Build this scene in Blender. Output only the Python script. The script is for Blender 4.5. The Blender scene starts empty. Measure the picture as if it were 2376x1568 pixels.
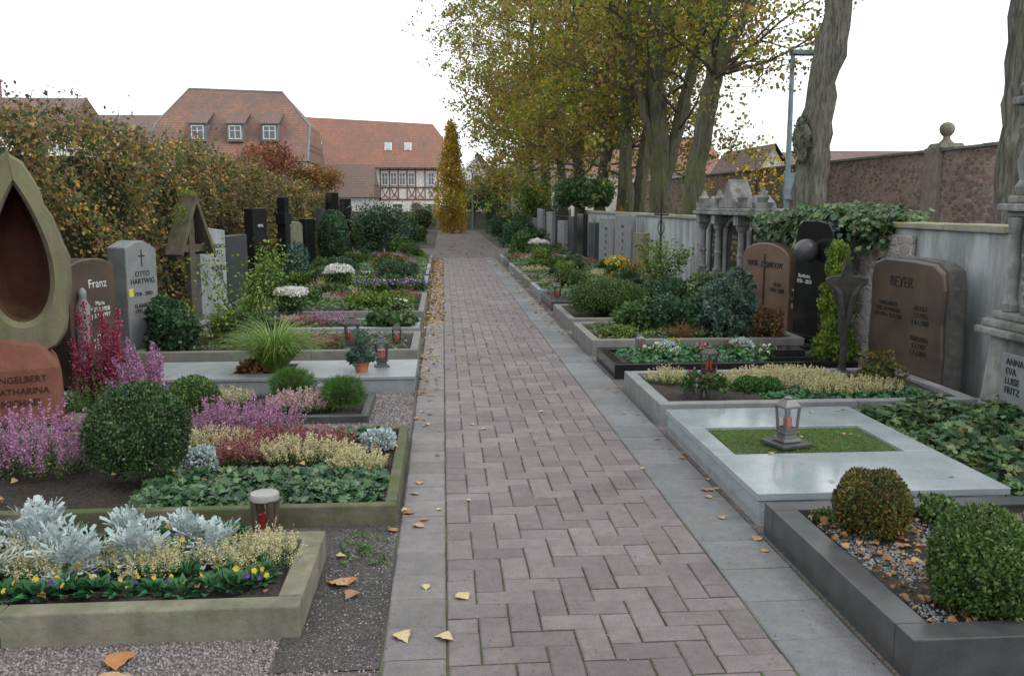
import bpy, bmesh, math, random
import numpy as np
from mathutils import Vector, Matrix
R_=random.Random(5)
rng=np.random.default_rng(11)
sc=bpy.context.scene
COL=sc.collection
U=R_.uniform

# ------------------------------------------------------------------ materials
def nm(name):
    m=bpy.data.materials.new(name); m.use_nodes=True
    nt=m.node_tree; b=nt.nodes['Principled BSDF']; return m,nt,b
def N(nt,t,**k):
    n=nt.nodes.new(t)
    for a,v in k.items():
        if a in n.inputs: n.inputs[a].default_value=v
        else: setattr(n,a,v)
    return n
def ramp(nt,stops,fac,interp='LINEAR'):
    r=nt.nodes.new('ShaderNodeValToRGB'); e=r.color_ramp; e.interpolation=interp
    while len(e.elements)<len(stops): e.elements.new(.5)
    for el,(p,c) in zip(e.elements,stops):
        el.position=p; el.color=(c[0],c[1],c[2],1) if not isinstance(c,(int,float)) else (c,c,c,1)
    nt.links.new(fac,r.inputs[0]); return r.outputs[0]
def mixc(nt,a,b,fac,bt='MIX'):
    n=nt.nodes.new('ShaderNodeMix'); n.data_type='RGBA'; n.blend_type=bt
    for s,v in ((n.inputs[6],a),(n.inputs[7],b),(n.inputs[0],fac)):
        if isinstance(v,bpy.types.NodeSocket): nt.links.new(v,s)
        else:
            s.default_value=(v[0],v[1],v[2],1) if hasattr(v,'__len__') else v
    return n.outputs[2]
def bump(nt,b,h,st,dist=.01):
    n=N(nt,'ShaderNodeBump'); n.inputs['Strength'].default_value=st; n.inputs['Distance'].default_value=dist
    nt.links.new(h,n.inputs['Height']); nt.links.new(n.outputs[0],b.inputs['Normal'])
def noise(nt,co,scale,detail=5,rough=.6):
    n=N(nt,'ShaderNodeTexNoise'); n.inputs['Scale'].default_value=scale; n.inputs['Detail'].default_value=detail; n.inputs['Roughness'].default_value=rough
    nt.links.new(co,n.inputs['Vector']); return n.outputs[0]
def stretch(nt,co,s):
    mp=N(nt,'ShaderNodeMapping'); mp.inputs['Scale'].default_value=s; nt.links.new(co,mp.inputs[0]); return mp.outputs[0]
def stone(name,c1,c2,scale=6,rough=.8,bmp=.3,speck=0,moss=0,mosscol=(.07,.1,.02),spec=.4,stain=0,bark=False):
    m,nt,b=nm(name); co=N(nt,'ShaderNodeTexCoord').outputs['Object']
    cs=stretch(nt,co,(1,1,.18)) if bark else co
    a=noise(nt,cs,scale,6); col=ramp(nt,[(.3,c1),(.7,c2)],a)
    if speck:
        s=noise(nt,co,260,2,.7); col=mixc(nt,col,ramp(nt,[(.36,.12),(.5,.75),(.64,1.5)],s),speck,'MULTIPLY')
    if stain:
        s=noise(nt,stretch(nt,co,(3,3,.5)),1.3,7,.7); col=mixc(nt,col,ramp(nt,[(.38,.25),(.62,1)],s),stain,'MULTIPLY')
    if bark:
        s=noise(nt,stretch(nt,co,(1,1,.12)),30,4,.6); col=mixc(nt,col,ramp(nt,[(.38,.35),(.6,1.2)],s),.85,'MULTIPLY')
    if moss:
        g=N(nt,'ShaderNodeNewGeometry'); sx=N(nt,'ShaderNodeSeparateXYZ'); nt.links.new(g.outputs['Normal'],sx.inputs[0])
        s=noise(nt,co,2.2 if bark else 5,8,.75)
        ad=N(nt,'ShaderNodeMath',operation='MULTIPLY_ADD'); nt.links.new(sx.outputs[2],ad.inputs[0]); ad.inputs[1].default_value=.08; nt.links.new(s,ad.inputs[2])
        f=ramp(nt,[(.58-.2*moss,0.0),(.82-.2*moss,.85)],ad.outputs[0]); col=mixc(nt,col,mosscol,f)
    nt.links.new(col,b.inputs['Base Color']); b.inputs['Roughness'].default_value=rough; b.inputs['Specular IOR Level'].default_value=spec
    if bark: bump(nt,b,noise(nt,cs,38,5,.7),1,.03)
    elif bmp: bump(nt,b,noise(nt,co,55,6,.7),bmp,.006)
    return m
def leafm(name,cols,rough=.55,tr=.25,clump=0,spec=.35,k=1.3):
    m,nt,b=nm(name); g=N(nt,'ShaderNodeNewGeometry')
    n=len(cols); col=ramp(nt,[((i+.5)/n,tuple(min(.85,q*k) for q in c)) for i,c in enumerate(cols)],g.outputs['Random Per Island'])
    if clump:
        co=N(nt,'ShaderNodeTexCoord').outputs['Object']; s=noise(nt,co,clump,3)
        col=mixc(nt,col,ramp(nt,[(.38,.55),(.62,1.35)],s),.85,'MULTIPLY')
    nt.links.new(col,b.inputs['Base Color']); b.inputs['Roughness'].default_value=rough; b.inputs['Specular IOR Level'].default_value=spec
    if tr:
        t=N(nt,'ShaderNodeBsdfTranslucent'); nt.links.new(col,t.inputs[0]); mx=N(nt,'ShaderNodeMixShader'); mx.inputs[0].default_value=tr
        o=nt.nodes['Material Output']; nt.links.new(b.outputs[0],mx.inputs[1]); nt.links.new(t.outputs[0],mx.inputs[2]); nt.links.new(mx.outputs[0],o.inputs[0])
    return m
def plain(name,c,rough=.5,metal=0,spec=.5):
    m,nt,b=nm(name); co=N(nt,'ShaderNodeTexCoord').outputs['Object']
    col=ramp(nt,[(.3,[x*.75 for x in c]),(.7,[min(1,x*1.2) for x in c])],noise(nt,co,9,5))
    nt.links.new(col,b.inputs['Base Color']); b.inputs['Roughness'].default_value=rough; b.inputs['Metallic'].default_value=metal; b.inputs['Specular IOR Level'].default_value=spec
    return m
def gravelm(name,cols,scale=95,bs=.8):
    m,nt,b=nm(name); co=N(nt,'ShaderNodeTexCoord').outputs['Object']
    v=N(nt,'ShaderNodeTexVoronoi'); v.inputs['Scale'].default_value=scale; nt.links.new(co,v.inputs['Vector'])
    s=N(nt,'ShaderNodeSeparateColor'); nt.links.new(v.outputs['Color'],s.inputs[0]); n=len(cols)
    col=ramp(nt,[((i+.5)/n,c) for i,c in enumerate(cols)],s.outputs[0])
    col=mixc(nt,col,ramp(nt,[(.0,1),(.6,.25)],v.outputs['Distance']),.55,'MULTIPLY')
    col=mixc(nt,col,ramp(nt,[(.35,.55),(.65,1.1)],noise(nt,co,1.6,6)),.8,'MULTIPLY')
    nt.links.new(col,b.inputs['Base Color']); b.inputs['Roughness'].default_value=.9
    inv=N(nt,'ShaderNodeMath',operation='MULTIPLY'); inv.inputs[1].default_value=-1; nt.links.new(v.outputs['Distance'],inv.inputs[0])
    bump(nt,b,inv.outputs[0],bs,.008); return m
def tilem(name,cols,ax='x',sx=3.2,stain=.6):
    m,nt,b=nm(name); co=N(nt,'ShaderNodeTexCoord').outputs['Object']
    sp=N(nt,'ShaderNodeSeparateXYZ'); nt.links.new(co,sp.inputs[0]); cb=N(nt,'ShaderNodeCombineXYZ')
    nt.links.new(sp.outputs[0 if ax=='x' else 1],cb.inputs[0]); nt.links.new(sp.outputs[2],cb.inputs[1])
    br=N(nt,'ShaderNodeTexBrick'); nt.links.new(cb.outputs[0],br.inputs[0]); br.inputs['Scale'].default_value=sx
    br.inputs['Color1'].default_value=(*cols[0],1); br.inputs['Color2'].default_value=(*cols[1],1); br.inputs['Mortar'].default_value=(*[c*.4 for c in cols[0]],1)
    br.inputs['Mortar Size'].default_value=.05; br.inputs['Mortar Smooth'].default_value=.5; br.inputs['Brick Width'].default_value=.6; br.inputs['Row Height'].default_value=.55
    col=mixc(nt,br.outputs[0],(.12,.1,.09),ramp(nt,[(.4,0.0),(.62,stain)],noise(nt,stretch(nt,co,(1,1,.6)),.5,8,.72)))
    nt.links.new(col,b.inputs['Base Color']); b.inputs['Roughness'].default_value=.85
    bump(nt,b,br.outputs[1],-.5,.03); return m
def rubblem(name,cs,mort,sc_=(4.5,4.5,9)):
    m,nt,b=nm(name); co=N(nt,'ShaderNodeTexCoord').outputs['Object']
    mp=stretch(nt,co,sc_)
    v=N(nt,'ShaderNodeTexVoronoi'); v.inputs['Scale'].default_value=1.1; v.inputs['Randomness'].default_value=.75; nt.links.new(mp,v.inputs['Vector'])
    v2=N(nt,'ShaderNodeTexVoronoi',feature='DISTANCE_TO_EDGE'); v2.inputs['Scale'].default_value=1.1; v2.inputs['Randomness'].default_value=.75; nt.links.new(mp,v2.inputs['Vector'])
    s=N(nt,'ShaderNodeSeparateColor'); nt.links.new(v.outputs['Color'],s.inputs[0])
    col=ramp(nt,[(.1,cs[0]),(.5,cs[1]),(.9,cs[2])],s.outputs[0])
    e=ramp(nt,[(.03,0.0),(.1,1.0)],v2.outputs['Distance']); col=mixc(nt,mort,col,e)
    col=mixc(nt,col,ramp(nt,[(.35,.6),(.65,1.15)],noise(nt,co,.8,7,.7)),.8,'MULTIPLY')
    nt.links.new(col,b.inputs['Base Color']); b.inputs['Roughness'].default_value=.9; bump(nt,b,e,.6,.02); return m
def glassm():
    m,nt,b=nm('lantern_glass'); t=N(nt,'ShaderNodeBsdfTransparent'); g=N(nt,'ShaderNodeBsdfGlossy'); g.inputs['Roughness'].default_value=.08; g.inputs[0].default_value=(.6,.65,.65,1)
    mx=N(nt,'ShaderNodeMixShader'); mx.inputs[0].default_value=.16
    nt.links.new(t.outputs[0],mx.inputs[1]); nt.links.new(g.outputs[0],mx.inputs[2]); nt.links.new(mx.outputs[0],nt.nodes['Material Output'].inputs[0]); return m

GLASS=glassm()
WIN=plain('window_pane',(.12,.14,.15),.12); WINW=plain('white_window_frame',(.7,.72,.72),.5)
SOIL=gravelm('dark_soil',[(.022,.017,.013),(.045,.033,.024),(.07,.05,.034)],70,1)
SOILB=gravelm('dark_path_soil',[(.05,.047,.043),(.085,.08,.072),(.14,.13,.12)],130,.8)
GRAV=gravelm('pink_gravel',[(.13,.1,.1),(.21,.175,.17),(.3,.265,.265),(.16,.13,.13)],120)
GRND=gravelm('brown_ground',[(.06,.05,.035),(.1,.085,.06),(.09,.1,.04)],30,.5)
FARG=gravelm('far_gravel',[(.18,.155,.145),(.25,.225,.21),(.2,.17,.15)],60,.4)
GR_L=stone('pale_granite',(.25,.295,.32),(.34,.385,.41),5,.1,.02,speck=.35,spec=.8)
GR_S=stone('grey_slab_granite',(.2,.225,.235),(.29,.315,.325),6,.45,.05,speck=.55)
GR_M=stone('grey_granite',(.19,.205,.215),(.28,.295,.3),8,.5,.15,speck=.6)
GR_D=stone('dark_granite',(.045,.05,.053),(.08,.086,.09),8,.3,.05,speck=.4)
BLK=stone('black_polished_granite',(.01,.01,.012),(.018,.018,.02),8,.15,0,spec=.5)
KMOSS=stone('mossy_concrete',(.15,.145,.105),(.28,.26,.205),7,.9,.9,moss=.35,mosscol=(.1,.11,.05),stain=.4)
KMOSS2=stone('very_mossy_stone',(.08,.075,.055),(.18,.165,.12),6,.9,.9,moss=.8,mosscol=(.06,.085,.02),stain=.3)
KGREY=stone('weathered_grey_kerb',(.16,.16,.145),(.26,.255,.235),5,.85,.5,moss=.1,mosscol=(.1,.105,.06),stain=.3)
SAND=stone('red_sandstone',(.15,.055,.038),(.25,.1,.07),4,.9,.9,moss=.1,mosscol=(.1,.09,.04),stain=.3)
SANDI=stone('shaded_hollow_red_sandstone',(.07,.024,.018),(.13,.048,.035),4,.95,.9,moss=.35,mosscol=(.1,.1,.035),stain=.5)  # shade of the hollow put into a darker red, with algae tint
SANDG=stone('algae_covered_sandstone',(.15,.14,.085),(.25,.225,.15),5,.9,1,moss=.5,mosscol=(.12,.145,.05),stain=.5)
BRWN=stone('brown_rough_granite',(.11,.07,.05),(.2,.13,.09),3,.4,.1,speck=.4)
BRWN2=stone('dark_striped_brown_granite',(.045,.042,.04),(.13,.09,.065),2.5,.3,.1,speck=.4)
ROUGHG=stone('rough_hewn_grey',(.04,.04,.04),(.1,.095,.09),12,.9,1)
PLAST=stone('weathered_wall_plaster',(.32,.34,.35),(.47,.5,.51),2,.9,.4,stain=.65)
OLD=stone('old_carved_limestone',(.18,.19,.18),(.36,.37,.355),7,.95,1,moss=.15,mosscol=(.1,.11,.06),stain=.8)
COPE=stone('mossy_wall_coping',(.2,.2,.18),(.32,.31,.28),4,.9,.8,moss=.7,mosscol=(.2,.21,.05))
BARK=stone('mossy_bark',(.06,.055,.04),(.15,.14,.105),9,.95,1,moss=.75,mosscol=(.1,.12,.03),bark=True)
BARKG=stone('grey_mossy_bark',(.09,.085,.07),(.21,.2,.17),9,.95,1,moss=.4,mosscol=(.1,.115,.045),bark=True)
BARKF=stone('far_bark',(.045,.04,.033),(.11,.1,.08),9,.95,.5,moss=.4,mosscol=(.09,.1,.035),bark=True)
TWIG=stone('twig_bark',(.05,.04,.03),(.1,.085,.06),9,.9,.2)
TWIGG=stone('grey_hedge_twigs',(.1,.085,.07),(.2,.175,.15),9,.9,.2)
WOOD=stone('old_dark_wood',(.06,.05,.038),(.14,.12,.09),9,.85,.5,moss=.3,mosscol=(.1,.13,.03))
BRONZE=plain('dark_bronze',(.085,.08,.072),.45,.6)
BRONB=plain('brown_bronze',(.12,.09,.07),.5,.5)
PEWT=plain('weathered_pewter',(.15,.155,.15),.5,.5)
PALE=plain('pale_metal_lid',(.3,.29,.27),.6,.2)
IRON=plain('black_iron',(.02,.02,.02),.5,.3)
RED=plain('red_candle',(.5,.02,.02),.35)
TERRA=plain('terracotta',(.45,.15,.07),.8)
WHITE=plain('white_paint',(.72,.73,.72),.7)
CARV=plain('inscription_dark',(.012,.012,.012),.7); CARVW=plain('inscription_white',(.6,.6,.58),.6); CARVG=plain('inscription_bronze',(.3,.25,.17),.4,.3); CARVR=plain('inscription_carved_red',(.04,.015,.01),.9)
GALV=plain('galvanised_steel',(.17,.23,.25),.5,.3)
RUB=rubblem('red_sandstone_rubble',((.19,.12,.1),(.29,.19,.16),(.38,.27,.235)),(.29,.26,.23))
RUBG=rubblem('patchy_rubble',((.2,.16,.14),(.3,.27,.25),(.4,.37,.34)),(.36,.35,.33),(6,6,8))
RUBD=rubblem('grey_brown_rubble',((.12,.1,.085),(.18,.155,.13),(.24,.21,.18)),(.2,.18,.16))
TILE=tilem('red_roof_tiles',((.31,.165,.12),(.24,.125,.095)),stain=.85)
TILE2=tilem('orange_roof_tiles',((.33,.16,.11),(.27,.13,.095)),stain=.6)
TILEB=tilem('brown_roof_tiles',((.2,.125,.105),(.155,.105,.085)),stain=.6)
TIMB=plain('red_brown_timber',(.19,.07,.055),.8)
PLW=plain('cream_infill',(.8,.78,.74),.9); SLATE=stone('grey_slate',(.16,.18,.2),(.24,.26,.28),3,.8,.3)
# leaves
L_BOX=leafm('boxwood_leaves',[(.018,.042,.016),(.03,.065,.022),(.05,.095,.03)],.4,.1,6,k=1.4)
L_BOXY=leafm('bronzed_boxwood_leaves',[(.04,.07,.015),(.07,.1,.02),(.12,.11,.025),(.2,.11,.03)],.45,.2,5,k=1.25)
L_BOXB=leafm('bright_boxwood_leaves',[(.03,.065,.015),(.05,.11,.02),(.1,.16,.04)],.45,.2,7,k=1.2)
L_IVY=leafm('ivy_leaves',[(.012,.035,.018),(.02,.055,.025),(.04,.085,.035),(.07,.12,.05)],.3,.08,k=1.45)
L_IVYM=leafm('ivy_wall_leaves',[(.022,.055,.022),(.042,.09,.035),(.075,.135,.05),(.1,.12,.045)],.35,.2,3,k=1.45)
L_GRN=leafm('garden_leaves',[(.03,.06,.015),(.055,.11,.03),(.1,.17,.05)],.5,.25,5,k=1.4)
L_PAN=leafm('pansy_leaves',[(.025,.085,.035),(.045,.14,.06),(.07,.18,.075)],.45,.25,k=1.25)
L_CON=leafm('conifer_needles',[(.018,.045,.02),(.032,.072,.032),(.055,.105,.05)],.6,.1,6,k=1.5)
L_CONB=leafm('blue_conifer_needles',[(.03,.06,.045),(.055,.1,.075),(.09,.14,.11)],.6,.1,6,k=1.4)
L_CONY=leafm('yellow_green_conifer',[(.06,.11,.012),(.1,.17,.02),(.17,.23,.04)],.6,.2,7)
L_MOSS=leafm('bright_moss',[(.09,.14,.02),(.16,.2,.03)],.8,.1)
L_MUGO=leafm('bright_pine_needles',[(.03,.08,.015),(.05,.13,.02),(.09,.19,.03)],.6,.15,k=1.2)
L_SIL=leafm('silver_leaves',[(.3,.38,.38),(.42,.49,.5),(.55,.61,.61)],.8,.15,k=1.05)
L_PUR=leafm('purple_heather',[(.2,.08,.16),(.3,.14,.25),(.42,.25,.37)],.8,.2)
L_MAG=leafm('magenta_heather',[(.15,.02,.045),(.25,.04,.08),(.34,.09,.14)],.8,.2)
L_RED=leafm('wine_heather',[(.14,.04,.05),(.22,.07,.08),(.33,.16,.15)],.8,.2)
L_CRM=leafm('cream_heather',[(.3,.28,.13),(.4,.37,.2),(.52,.48,.32)],.8,.2)
L_PNK=leafm('dusky_pink_heather',[(.3,.17,.18),(.4,.27,.28),(.5,.4,.38)],.8,.2)
L_GRS=leafm('grass_blades',[(.07,.15,.025),(.13,.23,.04),(.24,.32,.08)],.5,.35)
L_LAWN=leafm('lawn_blades',[(.06,.13,.025),(.095,.19,.035),(.15,.24,.05)],.6,.3,k=1.25)
L_WHT=leafm('white_petals',[(.7,.7,.66),(.8,.8,.78)],.7,.3,k=1)
L_YEL=leafm('yellow_petals',[(.55,.38,.02),(.65,.5,.06)],.7,.3,k=1)
L_ORG=leafm('orange_petals',[(.5,.14,.02),(.6,.27,.03)],.7,.3,k=1)
L_VIO=leafm('violet_petals',[(.08,.03,.2),(.2,.1,.4),(.6,.55,.7)],.7,.2,k=1)
L_PKP=leafm('pink_petals',[(.4,.05,.14),(.55,.25,.33)],.7,.2,k=1)
L_HDG=leafm('autumn_hedge_leaves',[(.035,.06,.02),(.05,.085,.025),(.08,.095,.03),(.14,.09,.035),(.19,.11,.05),(.1,.07,.045),(.33,.22,.045)],.6,.3,.9,k=1.45)
L_T1=leafm('yellow_green_linden_leaves',[(.09,.13,.02),(.17,.21,.025),(.3,.29,.04),(.28,.17,.035),(.14,.18,.02)],.5,.5,.6,k=1.4)
L_T2=leafm('rusty_linden_leaves',[(.1,.12,.025),(.16,.16,.035),(.26,.18,.045),(.23,.12,.04)],.55,.5,.5,k=1.5)
L_COLM=leafm('golden_leaves',[(.33,.2,.03),(.42,.27,.045),(.25,.21,.04)],.6,.4,1,k=1.3)
L_REDT=leafm('red_maple_leaves',[(.2,.055,.04),(.28,.09,.055),(.28,.16,.06)],.6,.3,1,k=1.15)
L_OR=leafm('orange_bush_leaves',[(.3,.15,.05),(.25,.1,.035),(.18,.15,.04)],.6,.3,1,k=1.15)
L_RUST=leafm('rusty_foliage',[(.16,.07,.03),(.22,.1,.04),(.1,.1,.03)],.6,.3,5)
L_FB=leafm('fallen_brown_leaves',[(.2,.1,.05),(.3,.17,.08),(.25,.12,.045),(.38,.26,.13)],.7,.1,k=1.0)
L_FM=leafm('fallen_mixed_leaves',[(.27,.15,.055),(.4,.26,.08),(.5,.35,.1),(.2,.1,.045)],.7,.1,k=1.05)
CORE=plain('shaded_inner_core',(.03,.036,.02),1,0,.1)  # dark colour on solid cores, painting the shade between the leaves

# ------------------------------------------------------------------ mesh helpers
class M:
    def __init__(s): s.v=[];s.f=[];s.m=[]
    def add(s,V,F,mi=0):
        o=len(s.v); s.v+=[tuple(p) for p in V]; s.f+=[tuple(i+o for i in f) for f in F]; s.m+=[mi]*len(F); return s
    def box(s,x0,x1,y0,y1,z0,z1,mi=0):
        return s.add([(x0,y0,z0),(x1,y0,z0),(x1,y1,z0),(x0,y1,z0),(x0,y0,z1),(x1,y0,z1),(x1,y1,z1),(x0,y1,z1)],[(0,3,2,1),(4,5,6,7),(0,1,5,4),(1,2,6,5),(2,3,7,6),(3,0,4,7)],mi)
    def frus(s,cx,cy,z0,z1,a0,b0,a1,b1,mi=0):
        return s.add([(cx+i*a,cy+j*b,z) for z,a,b in((z0,a0,b0),(z1,a1,b1)) for i,j in((-1,-1),(1,-1),(1,1),(-1,1))],[(0,3,2,1),(4,5,6,7),(0,1,5,4),(1,2,6,5),(2,3,7,6),(3,0,4,7)],mi)
    def prism(s,poly,y0,y1,mi=0):
        n=len(poly); V=[(x,y0,z) for x,z in poly]+[(x,y1,z) for x,z in poly]
        return s.add(V,[tuple(range(n)),tuple(range(2*n-1,n-1,-1))]+[(i,(i+1)%n,(i+1)%n+n,i+n) for i in range(n)],mi)
    def lathe(s,prof,cx=0,cy=0,n=16,mi=0):
        V=[(cx+r*math.cos(2*math.pi*k/n),cy+r*math.sin(2*math.pi*k/n),z) for r,z in prof for k in range(n)]
        F=[(i*n+k,i*n+(k+1)%n,(i+1)*n+(k+1)%n,(i+1)*n+k) for i in range(len(prof)-1) for k in range(n)]
        F+=[tuple(range(n))[::-1],tuple(range((len(prof)-1)*n,len(prof)*n))]
        return s.add(V,F,mi)
    def tube(s,pts,rad,n=8,mi=0):
        P=[Vector(p) for p in pts]; V=[]
        for i,p in enumerate(P):
            t=(P[min(i+1,len(P)-1)]-P[max(i-1,0)]).normalized()
            a=Vector((1,0,0)) if abs(t.x)<.8 else Vector((0,1,0)); b=t.cross(a).normalized(); c=t.cross(b)
            r=rad[i] if hasattr(rad,'__len__') else rad
            for k in range(n):
                an=2*math.pi*k/n; V.append(p+(b*math.cos(an)+c*math.sin(an))*r)
        F=[(i*n+k,i*n+(k+1)%n,(i+1)*n+(k+1)%n,(i+1)*n+k) for i in range(len(P)-1) for k in range(n)]
        F+=[tuple(range(n))[::-1],tuple(range((len(P)-1)*n,len(P)*n))]
        return s.add(V,F,mi)
    def obj(s,name,mats,parent=None,loc=(0,0,0),rz=0,bevel=0,smooth=False,seg=2):
        me=bpy.data.meshes.new(name); me.from_pydata(s.v,[],s.f)
        if not isinstance(mats,(list,tuple)): mats=[mats]
        for x in mats: me.materials.append(x)
        me.polygons.foreach_set('material_index',s.m)
        if len(s.f)<20000:
            bm=bmesh.new(); bm.from_mesh(me); bmesh.ops.recalc_face_normals(bm,faces=bm.faces); bm.to_mesh(me); bm.free()
        if smooth:
            me.polygons.foreach_set('use_smooth',[True]*len(me.polygons)); me.set_sharp_from_angle(angle=math.radians(40))
        me.update()
        ob=bpy.data.objects.new(name,me); COL.objects.link(ob); ob.location=loc; ob.rotation_euler[2]=rz
        if parent: ob.parent=parent
        if bevel:
            b=ob.modifiers.new('bevel','BEVEL'); b.width=bevel; b.segments=seg; b.limit_method='ANGLE'; b.harden_normals=False
        return ob
def tag(ob,label,cat,group=None,kind=None):
    if kind: ob['kind']=kind
    if label:
        if len(label.split())<4: label+=' in the cemetery'
        ob['label']=label
    if cat: ob['category']=cat
    if group: ob['group']=group
    return ob
def E(name,label,cat,loc,rz=0,group=None):
    e=bpy.data.objects.new(name,None); COL.objects.link(e); e.location=loc; e.rotation_euler[2]=math.radians(rz); e.empty_display_size=.2
    return tag(e,label,cat,group)
def fast(name,parts,mats,parent=None,loc=(0,0,0)):
    me=bpy.data.meshes.new(name); V=[];F=[];MI=[];o=0
    for p in parts:
        v,f=p[0],p[1]; mi=p[2] if len(p)>2 else 0
        V.append(v); F.append(f+o); MI.append(np.full(len(f),mi)); o+=len(v)
    V=np.concatenate(V).astype(np.float32); F=np.concatenate(F).astype(np.int32); MI=np.concatenate(MI).astype(np.int32)
    me.vertices.add(len(V)); me.vertices.foreach_set('co',V.ravel())
    me.loops.add(F.size); me.loops.foreach_set('vertex_index',F.ravel())
    me.polygons.add(len(F)); me.polygons.foreach_set('loop_start',np.arange(0,F.size,4,dtype=np.int32))
    if not isinstance(mats,(list,tuple)): mats=[mats]
    for x in mats: me.materials.append(x)
    me.polygons.foreach_set('material_index',MI)
    me.update(calc_edges=True)
    ob=bpy.data.objects.new(name,me); COL.objects.link(ob); ob.location=loc
    if parent: ob.parent=parent
    return ob
def nz(a): return a/np.maximum(np.linalg.norm(a,axis=-1,keepdims=True),1e-9)
def rd(n): return nz(rng.normal(size=(n,3)))
def frames(y,nr):
    y=nz(y); x=nz(np.cross(y,nr)); z=np.cross(x,y); return np.stack([x,y,z],axis=2)   # z ~ +nr
def inst(T,P,R,S):
    Tv,Tf=T; k=len(Tv); n=len(P); S=np.broadcast_to(np.asarray(S,float),(n,))
    V=np.einsum('nij,kj->nki',R,Tv)*S[:,None,None]+P[:,None]
    F=Tf[None]+(np.arange(n)*k)[:,None,None]
    return V.reshape(-1,3),F.reshape(-1,4)
A=lambda *a:np.array(a,float)
DIAM=(A([0,0,0],[.32,.45,.04],[0,1,0],[-.32,.45,.04]),np.array([[0,1,2,3]]))
LEAF=(A([0,0,0],[.34,.42,.1],[0,1,-.06],[-.34,.42,.1],[0,.5,0]),np.array([[0,1,2,4],[0,4,2,3]]))
WIDE=(A([0,0,0],[.42,.25,.08],[.36,.7,.06],[0,1.02,-.06],[-.36,.7,.06],[-.42,.25,.08],[0,.5,0]),np.array([[0,1,2,6],[6,2,3,4],[0,6,4,5]]))
NEED=(A([-.03,0,0],[.03,0,0],[.015,1,0],[-.015,1,0]),np.array([[0,1,2,3]]))
IV=[(0,0),(.28,-.12),(.55,.18),(.33,.38),(.42,.62),(.16,.62),(0,1),(-.16,.62),(-.42,.62),(-.33,.38),(-.55,.18),(-.28,-.12)]
IVY=(np.array([(0,.38,-.04)]+[(x,y,.05*abs(x)*2) for x,y in IV]),np.array([[0,1,2,3],[0,3,4,5],[0,5,6,7],[0,7,8,9],[0,9,10,11],[0,11,12,1]]))
BL=[];
for i in range(7):
    s=i/6; BL+=[(-.009*(1-s*.9),math.sin(s*1.5)*.8,-.62*s**2.2),(.009*(1-s*.9),math.sin(s*1.5)*.8,-.62*s**2.2)]
BLADE=(np.array(BL),np.array([[2*i,2*i+1,2*i+3,2*i+2] for i in range(6)]))
def dusty():
    V=[];F=[]
    def q(a,b,c,d):
        o=len(V); V.extend([a,b,c,d]); F.append([o,o+1,o+2,o+3])
    arc=lambda y:-.5*y*y
    q((-.04,0,0),(.04,0,0),(.035,1,arc(1)),(-.035,1,arc(1)))
    for y,l in ((.3,.18),(.46,.28),(.62,.32),(.78,.26)):
        for s in (-1,1):
            q((0,y-.05,arc(y)),(s*l*.8,y+.06,arc(y)+.03),(s*l,y+.19,arc(y)+.02),(s*l*.3,y+.08,arc(y)))
            q((s*l*.55,y+.03,arc(y)+.01),(s*l*1.15,y+.01,arc(y)+.04),(s*l*1.15,y+.1,arc(y)+.03),(s*l*.6,y+.12,arc(y)+.01))
            q((s*l*.45,y+.07,arc(y)+.01),(s*l*.7,y+.1,arc(y)+.01),(s*l*.85,y+.26,arc(y)),(s*l*.6,y+.26,arc(y)))
    q((-.1,.88,arc(.9)),(.1,.88,arc(.9)),(.08,1.1,arc(1.05)),(-.08,1.1,arc(1.05)))
    return (np.array(V),np.array(F))
DUST=dusty()
def lump(d,a=.08,fr=5,n=6):
    f=np.zeros(len(d))
    for _ in range(n):
        k=rng.normal(size=3); f+=np.cos(d@(k/np.linalg.norm(k))*fr*rng.uniform(.6,1.6)+rng.uniform(0,6.28))
    return 1+a*f/math.sqrt(n)
def ball(r,n,ls,sq=(1,1,1),T=DIAM,a=.08,fr=5,up=.3,out=.5,lo=-.6,c=(0,0,0),dep=.25):
    d=rd(int(n)); d=d[d[:,2]>lo]; rr=r*lump(d,a,fr)*(1-dep*rng.random(len(d))**1.7)
    P=d*rr[:,None]*np.array(sq)+np.array(c)
    yd=d*out+rng.normal(size=d.shape)*.5+np.array([0,0,up]); nr=d+rng.normal(size=d.shape)*.45
    return inst(T,P,frames(yd,nr),ls*rng.uniform(.7,1.3,len(d)))
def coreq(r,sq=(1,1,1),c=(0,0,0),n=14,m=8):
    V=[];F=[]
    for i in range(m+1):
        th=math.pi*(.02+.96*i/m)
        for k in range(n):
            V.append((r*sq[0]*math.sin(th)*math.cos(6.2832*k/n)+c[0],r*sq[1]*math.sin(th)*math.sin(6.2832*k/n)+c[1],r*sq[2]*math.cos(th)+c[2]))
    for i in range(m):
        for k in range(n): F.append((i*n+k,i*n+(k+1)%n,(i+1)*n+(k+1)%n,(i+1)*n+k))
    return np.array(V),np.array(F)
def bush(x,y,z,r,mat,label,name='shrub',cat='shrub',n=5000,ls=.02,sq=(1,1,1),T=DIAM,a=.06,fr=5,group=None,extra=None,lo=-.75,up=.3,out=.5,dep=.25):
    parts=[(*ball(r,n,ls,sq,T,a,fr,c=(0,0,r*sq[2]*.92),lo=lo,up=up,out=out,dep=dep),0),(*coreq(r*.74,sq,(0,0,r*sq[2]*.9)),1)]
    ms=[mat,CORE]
    if extra:
        for e,mm in extra: ms.append(mm); parts.append((*e,len(ms)-1))
    return tag(fast(name,parts,ms,loc=(x,y,z)),label,cat,group)
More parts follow.
